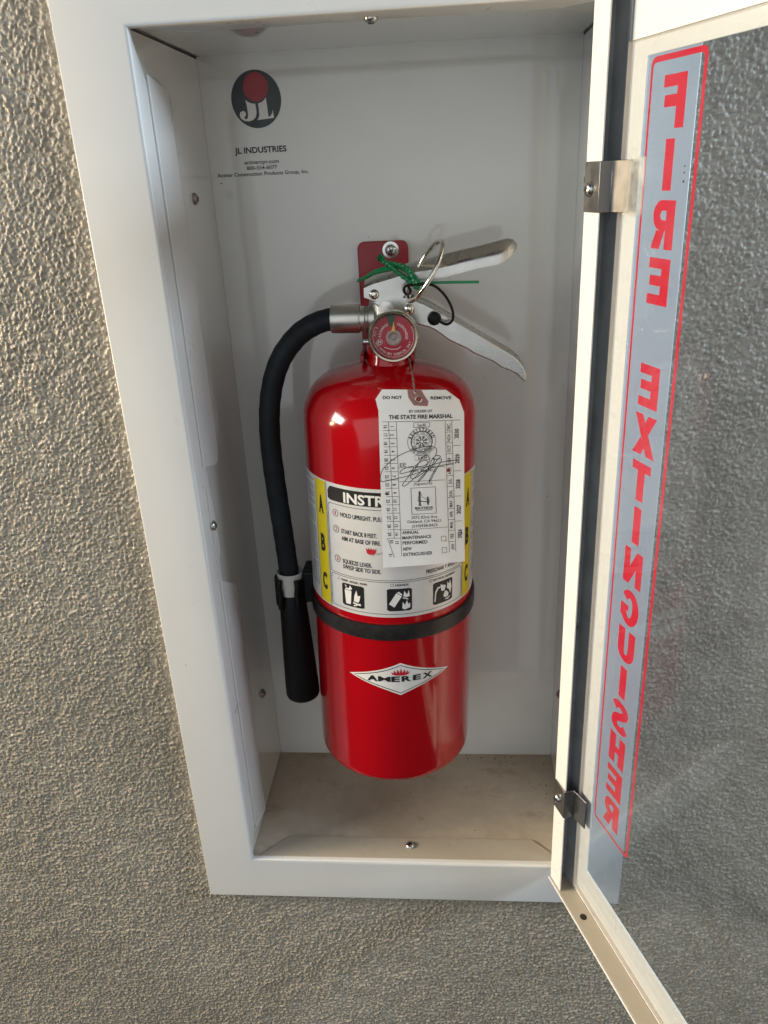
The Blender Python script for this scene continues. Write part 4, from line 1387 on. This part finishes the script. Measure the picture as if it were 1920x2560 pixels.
TAG_LINES= [(-10.8, 33.9, 35.7, 32.7), (-7.2, 33.7, -5.3, -40.7), (-2.6, 33.4, -1.0, -52.4), (26.6, 32.8, 29.3, -52.1), (30.6, 32.8, 33.5, -51.7), (-1.8, 5.2, 26.6, 4.5), (-1.4, -3.7, 26.5, -4.1), (-1.2, -35.1, 28.4, -35.0), (-9.6, -40.1, -5.6, -53.0), (-10.6, 28.7, -2.8, 28.5), (-10.5, 23.7, -2.7, 23.5), (-10.4, 18.6, -2.5, 18.4), (-10.3, 13.4, -2.4, 13.2), (-10.2, 8.3, -2.3, 8.1), (-10.1, 3.1, -2.2, 2.8), (-10.0, -2.2, -2.1, -2.4), (-9.9, -7.5, -2.0, -7.7), (-9.8, -12.8, -1.9, -13.1), (-9.7, -18.2, -1.7, -18.4), (-9.6, -23.6, -1.6, -23.9), (-9.5, -29.0, -1.5, -29.3), (-9.3, -34.5, -1.4, -34.8), (-9.2, -40.1, -1.3, -40.4), (26.8, 25.7, 30.9, 25.8), (27.0, 19.0, 31.1, 19.0), (27.2, 12.3, 31.3, 12.3), (27.5, 5.3, 31.6, 5.3), (27.7, -1.6, 31.8, -1.6), (27.9, -8.6, 32.0, -8.6), (28.1, -15.8, 32.3, -15.8), (28.4, -22.9, 32.5, -22.9), (28.6, -30.3, 32.8, -30.3), (28.8, -37.5, 33.0, -37.4), (29.1, -44.9, 33.3, -44.9), (31.2, 17.1, 36.1, 17.0), (31.7, 1.2, 36.5, 1.1), (32.2, -15.1, 36.9, -15.2), (32.8, -31.6, 37.3, -31.7), (7.8, 32.6, 17.2, 32.4), (17.2, 32.4, 17.2, 29.6), (17.2, 29.6, 7.7, 29.7), (7.7, 29.7, 7.8, 32.6), (24.2, -40.9, 27.1, -41.0), (27.1, -41.0, 27.3, -44.1), (27.3, -44.1, 24.4, -44.1), (24.4, -44.1, 24.2, -40.9), (24.6, -48.6, 27.5, -48.5), (27.5, -48.5, 27.7, -52.0), (27.7, -52.0, 24.8, -52.0), (24.8, -52.0, 24.6, -48.6)]
TAG_BOX= [(5.5, -8.1), (20.6, -8.2), (21.1, -25.3), (6.0, -25.2)]
TAG_SIGN= [[(33.8, 8.0), (24.9, 7.4), (13.9, 4.6), (3.9, 2.3), (-0.8, 1.5), (0.7, 4.2), (7.3, 5.6), (5.0, 0.6), (0.5, -5.5), (2.7, -5.9), (11.6, 1.9), (16.1, 7.3), (13.9, 9.2), (10.6, 7.7), (8.4, 5.5), (13.9, 5.8), (17.2, 9.0), (15.6, 11.9), (12.8, 10.9), (9.5, 6.0), (5.5, -0.6), (7.7, -1.9), (13.9, 1.8), (19.4, 7.1), (19.4, 10.6), (16.6, 5.0), (13.8, -0.5), (9.9, -4.4), (11.6, -1.6), (17.7, 3.8), (21.6, 8.7), (23.8, 10.9), (21.1, 11.6), (19.4, 9.4), (24.4, 9.1), (21.6, 3.6), (18.3, -2.5), (16.6, -5.0), (17.7, -1.9), (21.1, 4.2)], [(32.2, 6.4), (19.4, 4.3), (7.2, 0.7), (-7.2, -2.2), (-12.7, -2.7), (-12.0, 3.3), (-8.0, 8.2), (-1.4, 12.9), (7.4, 16.3), (15.6, 17.8), (20.5, 16.7), (21.4, 13.8), (20.5, 11.6)]]
TAG_BRIDGE= [[(11.1, -10.3), (11.3, -19.6)], [(10.5, -10.5), (10.6, -19.6)], [(10.2, -19.7), (12.1, -19.6)], [(15.5, -14.3), (15.8, -19.5)], [(16.1, -14.3), (16.3, -19.5)], [(9.7, -16.6), (17.0, -17.8)], [(11.0, -10.8), (12.6, -14.4), (15.7, -16.4)], [(15.7, -14.6), (16.5, -16.1), (17.2, -17.5)], [(11.0, -11.1), (10.1, -14.3), (9.7, -16.5)]]
mb = MB()
fT = tg(2)
for s, a, b, c, d, cap, bo in TAG_TEXT:
    write(mb, s, (a, b), (c, d), cap, fT, bo)
for s, x, y in TAG_DAYS:
    write_at(mb, s, (x, y), 2.0, -88, fT, 1, wid=0.85)
for s, x, y in TAG_MONTHS:
    write_at(mb, s, (x, y), 1.85, 88, fT, 1, wid=0.80)
for s, x, y in TAG_YEARS:
    write_at(mb, s, (x, y), 2.4, 88, fT, 2, wid=0.85)
for x0, y0, x1, y1 in TAG_LINES:
    m = max(2, int(math.hypot(x1 - x0, y1 - y0) / 3) + 1)
    stroke(mb, [(x0 + (x1 - x0) * i / m, y0 + (y1 - y0) * i / m) for i in range(m + 1)], 0.26, fT)
stroke(mb, TAG_BOX, 0.42, fT, closed=True)
for pth in TAG_BRIDGE:
    stroke(mb, pth, 0.50 if len(pth) == 2 else 0.22, fT)
sc = (12.4, 20.8)
for r_, w_ in ((8.5, 0.22), (6.35, 0.55), (4.5, 0.20)):
    stroke(mb, ellipse(*sc, r_, n=48), w_, fT, closed=True)
for k in range(8):
    a = R(45 * k + 22)
    stroke(mb, [(sc[0] + 0.8 * math.cos(a), sc[1] + 0.8 * math.sin(a)), (sc[0] + 3.4 * math.cos(a), sc[1] + 3.4 * math.sin(a))], 0.55, fT)
    stroke(mb, ellipse(sc[0] + 2.9 * math.cos(a), sc[1] + 2.9 * math.sin(a), 0.75, n=10), 0.25, fT, closed=True)
write_arc(mb, 'REGISTERED', sc, 7.4, 165, 15, 1.7, fT, 2)
write_arc(mb, 'STATE OF CALIFORNIA', sc, 5.4, 190, -10, 1.0, fT, 1)
write_arc(mb, 'STATE FIRE MARSHAL', sc, 5.4, 205, 335, 1.0, fT, 1, inward=True)
write_arc(mb, 'FIRE EXTINGUISHER', sc, 7.4, 212, 328, 1.25, fT, 1, inward=True)
stroke(mb, [(7.9, 12.2), (17.5, 12.3), (17.3, 9.6), (8.2, 9.5)], 0.25, fT, closed=True)
write(mb, 'E-4754', (10.2, 10.0), (15.4, 10.1), 1.5, fT, 2)
mb.build('lettering', 'ink', tag)
mb = MB()
for k, pth in enumerate(TAG_SIGN):
    stroke(mb, spline(pth, 6), 0.40, tg(3 + k))
mb.build('signature', 'ink', tag)

# twisted wire from the valve down to the eyelet (in the tag's own frame)
inv = (lean @ Mt).inverted()
A = inv @ (lean @ Vector((0.0120, -0.0180, 0.3080)))
B_ = Vector(tg(6)(8.2, 51.2))
C_ = Vector(tg(9)(9.4, 49.2))
D_ = Vector(tg(4)(10.4, 46.6))
E_ = Vector(tg(-8)(10.9, 46.2))
for ph in (0, math.pi):
    pts = []
    for i in range(61):
        t_ = i / 60
        p = A.lerp(B_, t_) + Vector((0.0008 * math.sin(t_ * 3), -0.0, 0))
        a = t_ * 22 + ph
        pts.append(tuple(p + Vector((0.00042 * math.cos(a), 0.00042 * math.sin(a), 0))))
    if ph == 0:
        pts += [tuple(C_), tuple(D_), tuple(E_)]
    MB().tube(pts, 0.00034, 6).build('wire', 'steel', tag)

# ================================================================== green tamper seal round lever and pin
se = empty('tamper_seal', tuple(lean @ Vector((0.012, -0.016, 0.352))), label='green plastic tamper seal knotted round the lever and pull pin', category='seal')
se.rotation_euler = (0, LEAN, 0)
so = Vector((0.012, -0.016, 0.352))


def sp(pts):
    return spline([tuple(Vector((a / 1e3, b / 1e3, c / 1e3)) - so) for a, b, c in pts], 6)


p = sp([(-17.5, -9.0, 348.0), (-12, -13.0, 350.6), (-7.6, -14.2, 353.2), (-2.5, -14.5, 354.8), (2.9, -15.0, 356.0), (8.4, -16.0, 357.0), (12.6, -16.5, 355.2), (16.0, -17.0, 351.5), (19.0, -18.2, 347.5), (18.5, -20.0, 344.5)])
rr = [0.0009 + 0.0010 * min(1, i / 22) for i in range(len(p))]
MB().tube(p, rr, 8).build('seal_strap', 'green', se)
p = sp([(-3.9, -15.0, 362.6), (-2.4, -15.5, 361.6), (-0.7, -16.5, 360.0), (3.0, -18.0, 357.8), (7.8, -18.5, 353.6), (12.6, -18.0, 350.0), (16.8, -18.0, 347.6), (19.5, -19.0, 346.5)])
rr = [0.0024 - 0.0010 * min(1, i / 14) + 0.00030 * math.sin(i * 2.1) for i in range(len(p))]
MB().tube(p, rr, 10).build('seal_head', 'green', se)
p = sp([(1.0, -14, 359.0), (5.0, -17, 358.6), (10.0, -19, 357.8), (14.0, -19.5, 356.0), (16.2, -19, 352.0), (17.8, -18, 347.0)])
rr = [0.0012 + 0.0004 * math.sin(i * 1.9) for i in range(len(p))]
MB().tube(p, rr, 8).build('seal_knot', 'green', se)
p = sp([(18.5, -18.5, 347.6), (30.0, -18.0, 347.7), (43.0, -17.0, 347.6), (55.9, -16.0, 347.5)])
mb = MB()
vs, fs = [], []
for a in p:
    vs += [(a[0], a[1] - 0.0003, a[2] - 0.0008), (a[0], a[1] - 0.0003, a[2] + 0.0008), (a[0], a[1] + 0.0003, a[2] + 0.0008), (a[0], a[1] + 0.0003, a[2] - 0.0008)]
for i in range(len(p) - 1):
    for k in range(4):
        fs.append((4 * i + k, 4 * i + (k + 1) % 4, 4 * i + 4 + (k + 1) % 4, 4 * i + 4 + k))
fs += [(0, 3, 2, 1), tuple(4 * (len(p) - 1) + k for k in range(4))]
mb.add(vs, fs)
mb.build('seal_tail', 'green', se)
